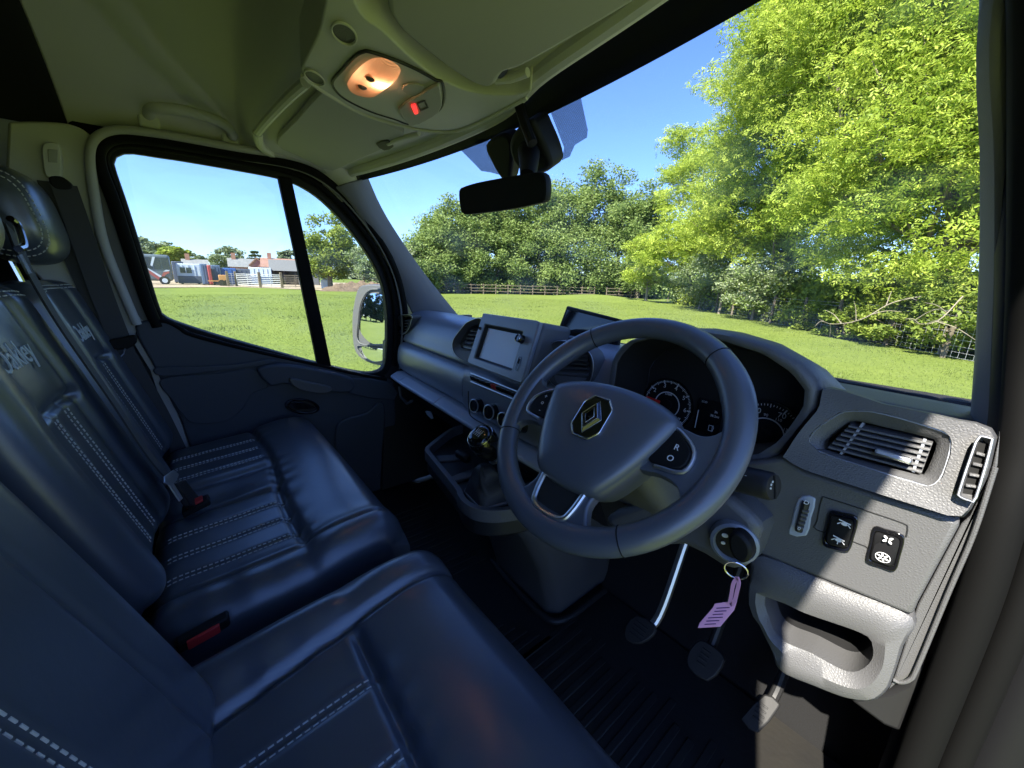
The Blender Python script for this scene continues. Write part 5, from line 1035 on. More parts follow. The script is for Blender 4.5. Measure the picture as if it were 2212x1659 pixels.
# open driver's door just outside the aperture
dd = thing('driver_door', 'edge of the open driver door with its ribbed wiring sleeve', 'door', (0.95, 0.75, 0.0))
MB().prism([V3(0.965, 0.70, -0.20), V3(1.72, 0.96, -0.20), V3(1.74, 0.965, 0.55), V3(1.60, 0.92, 0.66), V3(1.10, 0.745, 0.62), V3(0.965, 0.70, 0.60)], V3(0.035, -0.09, 0)).obj('door_shell', 'black', dd, bevel=0.012)  # black base stands in for a person's shadow on the door
MB().tube(smooth([V3(0.975, 0.64, 0.60), V3(0.98, 0.62, 0.95), V3(0.95, 0.58, 1.20), V3(0.90, 0.55, 1.34)], 5), 0.022, 12).obj('window_frame', 'black', dd)
pth = smooth([at(2110, 1460, X=0.915), at(2150, 1500, X=0.945), at(2165, 1570, X=0.965), at(2150, 1659, X=0.975)], 8)
MB().tube(pth, [0.020 + 0.004 * (k % 2) for k in range(len(pth))], 16).obj('wiring_sleeve', 'rubber', dd, angle=80)
MB().tube(smooth([at(2120, 1385, X=0.92), at(2150, 1395, X=0.945), at(2200, 1440, X=0.99), at(2260, 1480, X=1.04)], 5), 0.006, 8).obj('check_strap', 'satin', dd)

# ================================================================== OUTSIDE
GZ = -0.62
def ground_mat():
    m = bpy.data.materials.new('grass_ground'); m.use_nodes = True; MATS['grass_ground'] = m
    n = m.node_tree.nodes; l = m.node_tree.links; b = n['Principled BSDF']; b.inputs['Roughness'].default_value = 0.9; b.inputs['Specular IOR Level'].default_value = 0.1
    tc = n.new('ShaderNodeTexCoord'); t1 = n.new('ShaderNodeTexNoise'); t1.inputs['Scale'].default_value = 0.16; t1.inputs['Detail'].default_value = 8; t1.inputs['Roughness'].default_value = 0.7
    t2 = n.new('ShaderNodeTexNoise'); t2.inputs['Scale'].default_value = 9; t2.inputs['Detail'].default_value = 6
    r = n.new('ShaderNodeValToRGB'); e = r.color_ramp.elements; e[0].position = 0.30; e[0].color = (0.108, 0.148, 0.030, 1); e[1].position = 0.72; e[1].color = (0.158, 0.198, 0.048, 1)
    mx = n.new('ShaderNodeMix'); mx.data_type = 'RGBA'; mx.blend_type = 'MULTIPLY'; mx.inputs[0].default_value = 0.55
    r2 = n.new('ShaderNodeValToRGB'); e = r2.color_ramp.elements; e[0].position = 0.3; e[0].color = (0.72, 0.75, 0.62, 1); e[1].position = 0.75; e[1].color = (1.18, 1.14, 1.0, 1)
    bp = n.new('ShaderNodeBump'); bp.inputs['Strength'].default_value = 0.8; bp.inputs['Distance'].default_value = 0.05
    l.new(tc.outputs['Object'], t1.inputs['Vector']); l.new(tc.outputs['Object'], t2.inputs['Vector']); l.new(t1.outputs['Fac'], r.inputs['Fac']); l.new(t2.outputs['Fac'], r2.inputs['Fac'])
    l.new(r.outputs['Color'], mx.inputs[6]); l.new(r2.outputs['Color'], mx.inputs[7]); l.new(mx.outputs[2], b.inputs['Base Color']); l.new(t2.outputs['Fac'], bp.inputs['Height']); l.new(bp.outputs['Normal'], b.inputs['Normal'])
ground_mat()
mc_ = far(1285, 650, 40)
def gz(x, y):
    return GZ + 0.55 * np.exp(-(((x - mc_[0]) / 5.5) ** 2 + ((y - mc_[1]) / 2.5) ** 2)) + 0.03 * np.sin(x * 0.35 + 1) * np.sin(y * 0.27)
g1 = np.concatenate([[-2500, -900, -300], np.linspace(-110, 110, 150), [300, 900, 2500]])
vv = [(x, y, float(gz(x, y)) if abs(x) < 111 and abs(y) < 111 else GZ) for x in g1 for y in g1]; n_ = len(g1)
go = obj('ground', vv, [(i * n_ + j, (i + 1) * n_ + j, (i + 1) * n_ + j + 1, i * n_ + j + 1) for i in range(n_ - 1) for j in range(n_ - 1)], 'grass_ground'); tag(go, 'mown green field the van is parked in', 'ground', kind='structure')
def gp(x, y, dz=0.0): p = at(x, y, Z=GZ + dz); return p
mat('soil', (0.34, 0.27, 0.19), 0.95, var=((0.22, 0.17, 0.11), 1.2), bump=('noise', 3, 0.6, 0.1))
tr = obj('dirt_track', [gp(x, y, 0.05) for x, y in ((225, 622), (330, 621), (420, 620.5), (520, 620), (700, 627), (830, 630), (820, 612), (700, 610), (560, 607), (330, 602), (225, 600))], [list(range(11))], 'soil'); tag(tr, 'bare sandy track in front of the gates', 'track', kind='structure')

def fast_mesh(name, V, m, shade=None, parent=None):          # V (N,k,3) polygons
    N, k = V.shape[:2]; me = bpy.data.meshes.new(name)
    me.vertices.add(N * k); me.vertices.foreach_set('co', V.reshape(-1).astype(np.float32))
    me.loops.add(N * k); me.loops.foreach_set('vertex_index', np.arange(N * k, dtype=np.int32))
    me.polygons.add(N); me.polygons.foreach_set('loop_start', np.arange(0, N * k, k, dtype=np.int32))
    try: me.polygons.foreach_set('loop_total', np.full(N, k, dtype=np.int32))
    except Exception: pass
    me.update(calc_edges=True)
    if shade is not None: a = me.attributes.new('shade', 'FLOAT', 'FACE'); a.data.foreach_set('value', shade.astype(np.float32))
    o = bpy.data.objects.new(name, me); COL.objects.link(o); me.materials.append(MATS[m]); return adopt(o, parent)
# grass blades within sight
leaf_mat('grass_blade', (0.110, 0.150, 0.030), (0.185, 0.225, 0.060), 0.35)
NB_ = 170000
az = np.radians(RNG.uniform(-6, 99, NB_)); D = 3.2 + 34 * RNG.random(NB_) ** 1.7
X = CAM[0] - np.sin(az) * D; Y = CAM[1] + np.cos(az) * D
keep = ~((np.abs(X) < 1.0) & (Y < 2.1)); X, Y, D = X[keep], Y[keep], D[keep]; n_ = len(X)
hgt = RNG.uniform(0.012, 0.040, n_) * (1 + 0.9 * (np.sin(X * 1.3) * np.sin(Y * 1.1 + 1) > 0.55)); wd_ = 0.0035 * np.maximum(1, D / 5); th = RNG.uniform(0, 2 * np.pi, n_)
b0 = np.stack([X, Y, gz(X, Y) - 0.005], 1); dr = np.stack([np.cos(th), np.sin(th), np.zeros(n_)], 1); ln2 = RNG.uniform(0, 2 * np.pi, n_)
tip = b0 + np.stack([np.cos(ln2) * hgt * 0.5, np.sin(ln2) * hgt * 0.5, hgt], 1)
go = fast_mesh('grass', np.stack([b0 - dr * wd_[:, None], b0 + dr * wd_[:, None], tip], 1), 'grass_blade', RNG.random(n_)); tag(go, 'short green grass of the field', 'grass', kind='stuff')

# ---- trees
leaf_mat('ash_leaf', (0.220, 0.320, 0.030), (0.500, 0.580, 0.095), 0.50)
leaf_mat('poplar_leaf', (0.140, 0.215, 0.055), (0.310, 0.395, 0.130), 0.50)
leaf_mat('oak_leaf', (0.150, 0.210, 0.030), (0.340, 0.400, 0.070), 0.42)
leaf_mat('far_leaf', (0.130, 0.170, 0.095), (0.230, 0.270, 0.160), 0.35)  # pale greyed greens put distance haze into the leaf colour
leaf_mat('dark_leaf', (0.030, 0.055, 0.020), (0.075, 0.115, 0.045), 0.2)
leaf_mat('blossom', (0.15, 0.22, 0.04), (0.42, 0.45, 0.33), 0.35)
mat('bark', (0.17, 0.14, 0.10), 0.95, var=((0.26, 0.22, 0.16), 6), bump=('noise', 14, 0.7, 0.05))
mat('bark_pale', (0.24, 0.20, 0.145), 0.9, var=((0.22, 0.19, 0.14), 8), bump=('noise', 18, 0.6, 0.03))
def tree(name, label, cat, base, blobs, n, L, Wd, lm, trunk, group=None, clump=0.24, K=90, limbs=22, bark='bark', droop=0.35, flat=0.6, hollow=0.45, bias=0.5, spray=False):
    t = thing(name, label, cat, base, group); base = np.array(base, float)
    vol = np.array([b[3] * b[4] * b[5] for b in blobs]); vol = vol / vol.sum()
    cen = []
    for b, v_ in zip(blobs, vol):
        k = max(6, int(K * v_)); d = RNG.normal(size=(k, 3)); d /= np.linalg.norm(d, axis=1)[:, None]; r = hollow + (1 - hollow) * RNG.random(k) ** 0.6
        cen.append(np.array(b[:3]) + d * r[:, None] * np.array(b[3:]) * 0.92)
    cen = np.concatenate(cen); K = len(cen); R = np.mean([min(b[3:]) for b in blobs])
    rad = R * clump * RNG.uniform(0.6, 1.35, K); wgt = rad ** 2; idx = RNG.choice(K, n, p=wgt / wgt.sum())
    p = RNG.normal(size=(n, 3)); p /= np.linalg.norm(p, axis=1)[:, None]; p *= (RNG.random(n) ** 0.45)[:, None]
    P = cen[idx] + p * rad[idx][:, None] * np.array([1.15, 1.15, flat]) + RNG.normal(size=(n, 3)) * rad[idx][:, None] * 0.10
    d = RNG.normal(size=(n, 3)); d[:, 2] = d[:, 2] * 0.5 - droop; d /= np.linalg.norm(d, axis=1)[:, None]
    w = np.cross(d, RNG.normal(size=(n, 3)) * 0.6 + np.array([0, 0, 1.0])); w /= np.linalg.norm(w, axis=1)[:, None] + 1e-9
    s = RNG.uniform(0.6, 1.25, n)[:, None]; dd_, ww = d * s * L / 2, w * s * Wd / 2
    if spray:                                        # compound leaves: seven leaflets in pairs along a stalk
        g = n // 7; n = g * 7; c = P[:g]; D_ = d[:g]; S_ = w[:g]; sz = RNG.uniform(0.7, 1.3, g)[:, None]; N_ = np.cross(D_, S_)
        PP, DD, WW = [], [], []
        for q, (t_, sd_) in enumerate(((0, -1), (0, 1), (.33, -1), (.33, 1), (.66, -1), (.66, 1), (.9, 0))):
            dl = D_ * (0.55 if sd_ else 1.0) + S_ * sd_ * 0.85 - np.array([0, 0, 0.15]) + RNG.normal(size=(g, 3)) * 0.18; dl /= np.linalg.norm(dl, axis=1)[:, None]
            nn_ = N_ + RNG.normal(size=(g, 3)) * 0.25; wl2 = np.cross(dl, nn_); wl2 /= np.linalg.norm(wl2, axis=1)[:, None]; k_ = RNG.uniform(0.8, 1.15, g)[:, None] * sz
            PP.append(c + D_ * (t_ - 0.4) * L * 2.1 * sz + dl * L * 0.5 * k_); DD.append(dl * k_ * L / 2); WW.append(wl2 * k_ * Wd / 2)
        P, dd_, ww = np.concatenate(PP), np.concatenate(DD), np.concatenate(WW); idx = np.tile(idx[:g], 7)
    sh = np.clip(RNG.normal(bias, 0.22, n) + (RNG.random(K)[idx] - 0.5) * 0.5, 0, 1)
    P[:, 2] = np.maximum(P[:, 2], GZ + 0.08)
    fast_mesh('crown', np.stack([P - dd_, P + ww, P + dd_, P - ww], 1), lm, sh, t)
    mb = MB(); H = max(b[2] for b in blobs) - base[2]; r0 = trunk
    tp = [base + V3(0, 0, -0.1), base + V3(0.04 * H * 0.3, 0, H * 0.25), base + V3(-0.02 * H, 0.01 * H, H * 0.55), base + V3(0, 0, H * 0.95)]
    tp = smooth(tp, 5); mb.tube(tp, [r0 * (1.25 - 1.1 * k / (len(tp) - 1)) for k in range(len(tp))], 9)
    order = RNG.permutation(K)[:limbs]
    for q in order:
        e = cen[q]; hh = np.clip((e[2] - base[2]) / H * 0.62, 0.12, 0.85); s_ = base + V3(0, 0, H * hh)
        m1 = s_ * 0.55 + e * 0.45 + V3(*RNG.normal(size=3)) * 0.05 * H + V3(0, 0, -0.02 * H)
        pth = smooth([s_, m1, e], 5); r1 = r0 * 0.38 * (1.1 - hh); mb.tube(pth, [r1 * (1 - 0.8 * k / (len(pth) - 1)) for k in range(len(pth))], 6)
    mb.obj('trunk', bark, t)
    return t
def fb(px, D): p = far(px, 600, D); return V3(p[0], p[1], GZ)
def blob(px, py, D, rx, rz, ry=None): p = far(px, py, D); return (p[0], p[1], p[2], rx, ry or rx, rz)
# big ash trees on the right beyond the wire fence
b = fb(2035, 18.5)
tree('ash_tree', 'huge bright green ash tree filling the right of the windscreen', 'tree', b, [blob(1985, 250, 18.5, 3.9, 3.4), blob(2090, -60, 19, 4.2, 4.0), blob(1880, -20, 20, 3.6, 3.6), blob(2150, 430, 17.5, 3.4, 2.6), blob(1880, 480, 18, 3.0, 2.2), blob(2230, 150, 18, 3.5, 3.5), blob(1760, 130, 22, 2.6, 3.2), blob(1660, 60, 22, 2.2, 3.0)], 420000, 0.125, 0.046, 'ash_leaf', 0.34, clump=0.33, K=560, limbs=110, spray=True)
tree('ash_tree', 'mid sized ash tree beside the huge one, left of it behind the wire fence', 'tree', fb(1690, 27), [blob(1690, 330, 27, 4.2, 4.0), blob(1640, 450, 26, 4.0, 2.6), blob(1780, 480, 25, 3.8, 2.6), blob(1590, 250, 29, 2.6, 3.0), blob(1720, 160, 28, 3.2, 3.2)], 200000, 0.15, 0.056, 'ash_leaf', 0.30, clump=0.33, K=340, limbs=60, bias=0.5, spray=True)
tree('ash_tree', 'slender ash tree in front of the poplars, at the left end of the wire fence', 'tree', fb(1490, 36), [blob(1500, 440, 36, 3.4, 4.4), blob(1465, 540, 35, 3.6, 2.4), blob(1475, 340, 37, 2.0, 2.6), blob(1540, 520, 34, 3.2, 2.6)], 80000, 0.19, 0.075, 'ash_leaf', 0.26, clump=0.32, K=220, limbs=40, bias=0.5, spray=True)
tree('yellow_green_tree', 'low yellowish tree with bare white branches at the end of the rail fence', 'tree', fb(1400, 37), [blob(1395, 560, 37, 1.9, 2.0), blob(1385, 600, 36.5, 1.8, 1.0), blob(1430, 590, 37, 1.6, 1.6)], 9000, 0.20, 0.09, 'ash_leaf', 0.12, clump=0.4, K=40, limbs=22, bark='bark_pale')
for i, (px, D, py, r) in enumerate(((1565, 27, 575, 1.5), (1640, 23, 610, 1.3), (1520, 31, 600, 1.5))):
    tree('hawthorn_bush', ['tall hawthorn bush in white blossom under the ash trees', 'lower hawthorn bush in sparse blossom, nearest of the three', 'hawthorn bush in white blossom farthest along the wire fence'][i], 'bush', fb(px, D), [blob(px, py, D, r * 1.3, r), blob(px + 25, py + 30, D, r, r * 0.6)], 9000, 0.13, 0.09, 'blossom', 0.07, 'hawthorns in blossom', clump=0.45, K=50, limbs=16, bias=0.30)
# undergrowth along the wire fence
for i, (px, D, py, r) in enumerate(((1760, 20, 690, 1.1), (1850, 17.5, 700, 0.9), (1950, 16.5, 700, 1.0), (2080, 15.6, 690, 1.1), (2180, 15.2, 690, 1.2))):
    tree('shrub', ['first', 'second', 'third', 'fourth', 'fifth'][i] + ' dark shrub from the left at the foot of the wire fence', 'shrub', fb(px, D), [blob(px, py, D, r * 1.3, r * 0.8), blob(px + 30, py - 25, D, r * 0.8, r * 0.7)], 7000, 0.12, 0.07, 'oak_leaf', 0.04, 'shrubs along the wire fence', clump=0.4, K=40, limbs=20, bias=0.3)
# hedgerow behind the wire fence and behind the poplars, wood on the horizon
def hedge(name, label, cat, pts, h, dep, n, L, lm, bias=0.35, kind=None, group=None):
    P = np.array([[p[0], p[1]] for p in pts]); S = np.concatenate([[0], np.cumsum(np.linalg.norm(np.diff(P, axis=0), axis=1))]); s = RNG.random(n) * S[-1]
    x, y = np.interp(s, S, P[:, 0]), np.interp(s, S, P[:, 1]); hh = h * (0.75 + 0.22 * np.sin(s * 0.9 + 1) + 0.12 * np.sin(s * 2.7) + 0.08 * np.sin(s * 7.3))
    c = np.stack([x + RNG.normal(size=n) * dep, y + RNG.normal(size=n) * dep, GZ + 0.05 + hh * RNG.random(n) ** 0.8], 1)
    d = RNG.normal(size=(n, 3)); d /= np.linalg.norm(d, axis=1)[:, None]; w = np.cross(d, RNG.normal(size=(n, 3))); w /= np.linalg.norm(w, axis=1)[:, None]; q = RNG.uniform(.6, 1.3, n)[:, None]
    o = fast_mesh(name, np.stack([c - d * L * q / 2, c + w * L * q * 0.3, c + d * L * q / 2, c - w * L * q * 0.3], 1), lm, np.clip(RNG.normal(bias, 0.22, n), 0, 1)); tag(o, label, cat, group, kind); return o
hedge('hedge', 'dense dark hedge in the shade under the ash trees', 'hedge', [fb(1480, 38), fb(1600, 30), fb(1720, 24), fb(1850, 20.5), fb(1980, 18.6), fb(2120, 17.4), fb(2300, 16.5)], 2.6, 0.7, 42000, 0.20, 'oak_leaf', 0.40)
hedge('hedge', 'low dark hedge between the poplar trunks', 'hedge', [fb(860, 52), fb(1000, 53), fb(1150, 54), fb(1300, 53), fb(1430, 50)], 3.4, 0.9, 22000, 0.42, 'poplar_leaf', 0.25)
o_ = hedge('distant_wood', 'distant wood along the horizon', 'wood', [fb(-300, 260), fb(200, 240), fb(420, 230), fb(620, 240), fb(860, 240), fb(1100, 240), fb(1500, 240), fb(2000, 250), fb(2700, 320)], 6, 4.0, 26000, 2.4, 'far_leaf', 0.35, kind='stuff')
# fallen bare branches leaning out over the grass
for i, (pts, lbl) in enumerate((([(1990, 640, 15.4), (1925, 655, 15), (1860, 690, 14.4), (1800, 700, 14.0), (1770, 690, 13.8)], 'long pale bare branch hanging low over the grass by the fence'), ([(2080, 640, 14.6), (2030, 690, 14), (1990, 700, 13.6), (1965, 690, 13.5)], 'shorter bare branch hanging beside the tall fence post'), ([(1425, 612, 35.5), (1412, 592, 35.3), (1398, 580, 35.2), (1380, 582, 35.0), (1370, 590, 34.9)], 'pale bare branches at the end of the rail fence'))):
    t = thing('bare_branch', lbl, 'branch', far(*pts[2][:2], pts[2][2]), 'bare branches'); P = [far(x, y, D) for x, y, D in pts]; mb = MB(); sp = smooth(P, 6)
    mb.tube(sp, [0.015 * (1 - 0.75 * k / (len(sp) - 1)) for k in range(len(sp))], 8)
    for k in range(4, len(sp) - 1, 3):
        e = sp[k] + V3(*RNG.normal(size=3)) * V3(0.5, 0.3, 0.3); mb.tube(smooth([sp[k], (sp[k] + e) / 2 + V3(0, 0, 0.06), e], 4), [0.014, 0.012, 0.011, 0.01, 0.008, 0.007, 0.006, 0.005, 0.004], 6)
    mb.obj('branch', 'bark_pale', t)
# poplar row beyond the rail fence
PO = [(915, 500, 46, 1.9), (948, 455, 47, 2.1), (988, 425, 48, 2.2), (1030, 405, 49, 2.2), (1072, 398, 50, 2.2), (1118, 405, 50, 2.2), (1165, 385, 50, 2.4), (1218, 352, 50, 2.7), (1275, 346, 50, 2.7), (1332, 358, 49, 2.6), (1380, 395, 48, 2.3)]
ORD = ['first', 'second', 'third', 'fourth', 'fifth', 'sixth', 'seventh', 'eighth', 'ninth', 'tenth', 'eleventh']
for i, (px, ty_, D, r) in enumerate(PO):
    top_ = far(px, ty_, D)[2]; cz = GZ + 0.1; top_ += 0.8; r *= 1.12; mid_z = (top_ + cz) / 2; p = fb(px, D)
    bl = [(p[0], p[1], mid_z, r, r, (top_ - cz) / 2), (p[0] + r * 0.5, p[1] - r * 0.3, mid_z - (top_ - cz) * 0.2, r * 0.9, r * 0.9, (top_ - cz) * 0.28), (p[0] - r * 0.4, p[1] + r * 0.3, mid_z + (top_ - cz) * 0.12, r * 0.8, r * 0.8, (top_ - cz) * 0.30)]
    tree('poplar_tree', ORD[i] + ' dark green poplar from the left in the row behind the rail fence', 'tree', p, bl, 24000, 0.25, 0.19, 'poplar_leaf', 0.22, 'poplars in a row behind the rail fence', clump=0.42, K=80, limbs=26, droop=0.0, flat=0.9, hollow=0.35)
tree('blossom_bush', 'pale blossoming bush at the left end of the poplars', 'bush', fb(884, 45), [blob(884, 570, 45, 1.6, 2.2)], 7000, 0.16, 0.13, 'blossom', 0.10, clump=0.4, K=40, bias=0.42)
# tree and blossom left of the pillar, distant trees
tree('oak_tree', 'round light green tree seen through the quarter light', 'tree', fb(712, 55), [blob(718, 535, 55, 3.2, 4.2), blob(690, 565, 54, 2.2, 2.4), blob(745, 570, 55, 2.4, 2.6)], 16000, 0.30, 0.22, 'oak_leaf', 0.3, clump=0.32, K=90, droop=0.0, flat=0.85)
tree('blossom_bush', 'pale blossoming bush beside the round tree and above the wing mirror', 'bush', fb(785, 52), [blob(780, 572, 52, 2.2, 2.1), blob(812, 580, 51, 2.0, 1.8)], 9000, 0.20, 0.16, 'blossom', 0.12, clump=0.35, K=60, bias=0.34)
for i, (px, py, D, rx, rz, lm, nm, lbl) in enumerate(((322, 545, 130, 6.0, 3.6, 'far_leaf', 'distant_tree', 'distant pale tree above the coach at the left edge of the window'), (374, 553, 105, 3.0, 1.9, 'oak_leaf', 'distant_tree', 'small bright round tree beside the coach'), (407, 561, 130, 3.6, 2.0, 'far_leaf', 'distant_tree', 'low hazy tree between the bright round tree and the houses'), (498, 562, 140, 5.0, 3.4, 'far_leaf', 'distant_tree', 'hazy round tree left of the grey roofed house'), (622, 558, 150, 4.0, 2.5, 'far_leaf', 'distant_tree', 'tiny tree showing above the barn roof'))):
    tree(nm, lbl, 'tree', fb(px, D), [blob(px, py, D, rx, rz), blob(px + 8, py + 10, D, rx * 0.8, rz * 0.8)], 3500, 0.75, 0.6, lm, 0.35, 'distant trees behind the yard', clump=0.4, K=40, limbs=10, droop=0.0)
cdr = thing('cedar_tree', 'distant cedar with flat dark layers above the house roofs', 'tree', fb(557, 140))
pc = fb(557, 140); tz = far(557, 542, 140)[2]; MB().tube([pc, V3(pc[0], pc[1], tz)], [0.5, 0.1], 8).obj('trunk', 'bark', cdr)
Q = []
for k in range(7):
    z = tz - 0.4 - k * 0.95; rr = 0.9 + k * 0.55; m_k = 260; a = RNG.uniform(0, 2 * np.pi, m_k); r = rr * np.sqrt(RNG.random(m_k)); c = np.stack([pc[0] + r * np.cos(a), pc[1] + r * np.sin(a), z + RNG.normal(size=m_k) * 0.12], 1)
    d = np.stack([np.cos(a), np.sin(a), np.zeros(m_k)], 1) * 0.35; w = np.stack([-np.sin(a), np.cos(a), RNG.normal(size=m_k) * 0.6], 1) * 0.25; Q.append(np.stack([c - d, c + w, c + d, c - w], 1))
Q = np.concatenate(Q); fast_mesh('crown', Q, 'dark_leaf', RNG.random(len(Q)), cdr)
# dark conifers behind the van, seen in the wing mirror
for i, (x, y, h) in enumerate(((-9, -34, 9), (-12, -35, 11), (-15, -34, 10), (-18.5, -35, 12), (-22, -34, 10.5), (-25.5, -33, 12), (-29, -32, 10), (-33, -31, 11))):
    tree('conifer', ORD[i] + ' dark conifer of the row reflected in the wing mirror', 'tree', (x, y, GZ), [(x, y, GZ + h * 0.36, 2.6, 2.6, h * 0.37), (x, y, GZ + h * 0.7, 1.6, 1.6, h * 0.3)], 7000, 0.5, 0.3, 'dark_leaf', 0.25, 'conifers behind the van', clump=0.45, K=60, limbs=8, hollow=0.3)

# ---- fences
mat('fence_wood', (0.105, 0.085, 0.06), 0.9, var=((0.165, 0.135, 0.095), 5), bump=('noise', 20, 0.4, 0.01))
mat('galv', (0.55, 0.56, 0.57), 0.5, metal=0.3)
wf = thing('wire_fence', 'post and wire mesh stock fence running along under the ash trees', 'fence', gp(1800, 724))
PB = [(1442, 651), (1462, 655.5), (1482, 660), (1500, 664), (1520, 668.5), (1546, 674), (1580, 681), (1616, 688), (1663, 699), (1728, 710), (1804, 726), (1913, 745), (2036, 771), (2175, 800)]
bases = [gp(x, y) for x, y in PB]
for i, p in enumerate(bases):
    lean = V3(RNG.normal() * 0.04, RNG.normal() * 0.03, 0); h = 1.22 + RNG.normal() * 0.04
    MB().tube([p + V3(0, 0, -0.1), p + lean * 0.5 + V3(0, 0, h * 0.5), p + lean + V3(0, 0, h), p + lean + V3(0, 0, h + 0.02)], [0.055, 0.055, 0.052, 0.03], 9).obj('post', 'fence_wood', wf)
mb = MB()
for a, b_ in zip(bases[:-1], bases[1:]):
    for z in (0.05, 0.18, 0.32, 0.48, 0.66, 0.86, 1.05, 1.16): mb.tube([a + V3(0, 0, z), b_ + V3(0, 0, z)], 0.0028, 4, cap=False)
    Lg = np.linalg.norm(b_ - a); k = int(Lg / 0.18)
    if a[1] < 24:
        for q in range(1, k): c = a + (b_ - a) * q / k; mb.tube([c + V3(0, 0, 0.05), c + V3(0, 0, 0.9)], 0.0024, 4, cap=False)
mb.obj('wire_mesh', 'galv', wf, smooth=False)['kind'] = 'stuff'
rf = thing('rail_fence', 'three rail timber fence along the far edge of the field', 'fence', gp(1150, 641))
RB = [(912 + 26.5 * k, 632.5 + 0.66 * k + (1.0 if k > 12 else 0)) for k in range(20)]
rb = [gp(x, y) for x, y in RB]
for p in rb: MB().box(p + V3(0, 0, 0.58), (0.045, 0, 0), (0, 0.045, 0), (0, 0, 0.60)).obj('post', 'fence_wood', rf)
for k, (a, b_) in enumerate(zip(rb[:-1], rb[1:])):
    if k == 14: continue
    for z in (0.38, 0.72, 1.06):
        a1, b1_ = a + V3(0, 0, z + RNG.normal() * 0.015), b_ + V3(0, 0, z + RNG.normal() * 0.015); MB().box((a1 + b1_) / 2 + V3(0.03, -0.06, 0), (b1_ - a1) / 2, (0.015, -0.02, 0), (0, 0, 0.028)).obj('rail', 'fence_wood', rf)
lf = thing('rail_fence', 'weathered two rail timber fence in front of the coach', 'fence', gp(390, 613))
lb = [gp(x, y) for x, y in ((312, 612), (350, 611), (385, 610.5), (408, 610), (437, 609.5))]
for p in lb: MB().box(p + V3(0, 0, 0.75), (0.08, 0, 0), (0, 0.08, 0), (0, 0, 0.8)).obj('post', 'fence_wood', lf)
for a, b_ in zip(lb[:-1], lb[1:]):
    for z in (0.55, 1.15): MB().box((a + b_) / 2 + V3(0.09, 0, z), (b_ - a) / 2, (0.02, 0, 0), (0, 0, 0.07)).obj('rail', 'fence_wood', lf)
GT = [(494, 619), (512, 619), (563, 622), (610, 623), (668, 624)]
gb_ = [gp(x, y) for x, y in GT]
for i in range(4):
    a, b_ = gb_[i], gb_[i + 1]
    t = thing('field_gate', ['narrow pale metal gate at the left of the gate row', 'wide pale metal field gate, second from the left', 'wide pale metal field gate, third from the left', 'brown barred gate partly behind the window division bar'][i], 'gate', (a + b_) / 2, 'gates at the yard entrance')
    d = (b_ - a) * 0.46; c = (a + b_) / 2; m_ = 'galv' if i < 3 else 'fence_wood'
    for k in range(7): MB().box(c + V3(0, 0, 0.25 + k * 0.21), d, (0.02, 0, 0), (0, 0, 0.032)).obj('bar', m_, t)
    for s in (-1, 0, 1): MB().box(c + d * s + V3(0.03, 0, 0.88), (0.03, 0, 0), (0, 0.03, 0), (0, 0, 0.70)).obj('stile', m_, t)
for i, p in enumerate(gb_):
    t = MB().box(p + V3(0, 0, 0.85), (0.16, 0, 0), (0, 0.13, 0), (0, 0, 0.95)).obj('gate_post', 'fence_wood', None, bevel=0.03); tag(t, ORD[i] + ' stout timber gate post from the left', 'gate post', 'timber gate posts')

# ---- yard: coach, units, houses, barn, heaps
mat('coach_dark', (0.10, 0.125, 0.15), 0.3, coat=0.4); mat('coach_red', (0.34, 0.10, 0.09), 0.35); mat('unit_blue', (0.075, 0.12, 0.22), 0.5); mat('unit_navy', (0.07, 0.085, 0.14), 0.5)
mat('unit_red', (0.30, 0.045, 0.06), 0.6); mat('unit_white', (0.55, 0.62, 0.68), 0.5); mat('tarp', (0.03, 0.10, 0.34), 0.5); mat('brick', (0.26, 0.13, 0.10), 0.9, var=((0.32, 0.17, 0.13), 3)); mat('slate', (0.15, 0.155, 0.17), 0.8, var=((0.20, 0.20, 0.21), 2)); mat('tile', (0.27, 0.15, 0.115), 0.9, var=((0.22, 0.12, 0.09), 2))
mat('tin', (0.13, 0.13, 0.135), 0.7); mat('orange', (0.42, 0.22, 0.08), 0.5); mat('timber_dark', (0.05, 0.042, 0.035), 0.9); mat('heap', (0.145, 0.10, 0.065), 0.95, var=((0.09, 0.062, 0.04), 4), bump=('noise', 6, 0.9, 0.12)); mat('window_dark', (0.03, 0.04, 0.05), 0.1)
def frame(px0, px1, py_top, D, base_py=None):     # a facade across the line of sight: left, right ground points and height
    a, b_ = fb(px0, D), fb(px1, D); h = far((px0 + px1) / 2, py_top, D)[2] - GZ; ex = nrm(b_ - a); dp = nrm(np.cross((0, 0, 1), ex)); 
    if np.dot(dp, a - CAM) < 0: dp = -dp
    return a, ex, dp, np.linalg.norm(b_ - a), h
def prm(a, ex, dp, x0, x1, z0, z1, y0, y1): return MB().prism([a + ex * x0 + dp * y0 + V3(0, 0, z0), a + ex * x1 + dp * y0 + V3(0, 0, z0), a + ex * x1 + dp * y0 + V3(0, 0, z1), a + ex * x0 + dp * y0 + V3(0, 0, z1)], dp * (y1 - y0))
a, ex, dp, w, h = frame(276, 374, 549, 64)
co = thing('coach', 'dark coach with red and white swooping stripes parked at the left', 'coach', a)
prm(a, ex, dp, 0, w, 0.45, h, 0, 2.5).obj('body', 'coach_dark', co, bevel=0.25, seg=3)
for k in range(5): prm(a, ex, dp, w * (0.04 + 0.19 * k), w * (0.21 + 0.19 * k), h * 0.52, h * 0.90, -0.03, 0.0).obj('window', 'window_dark', co)
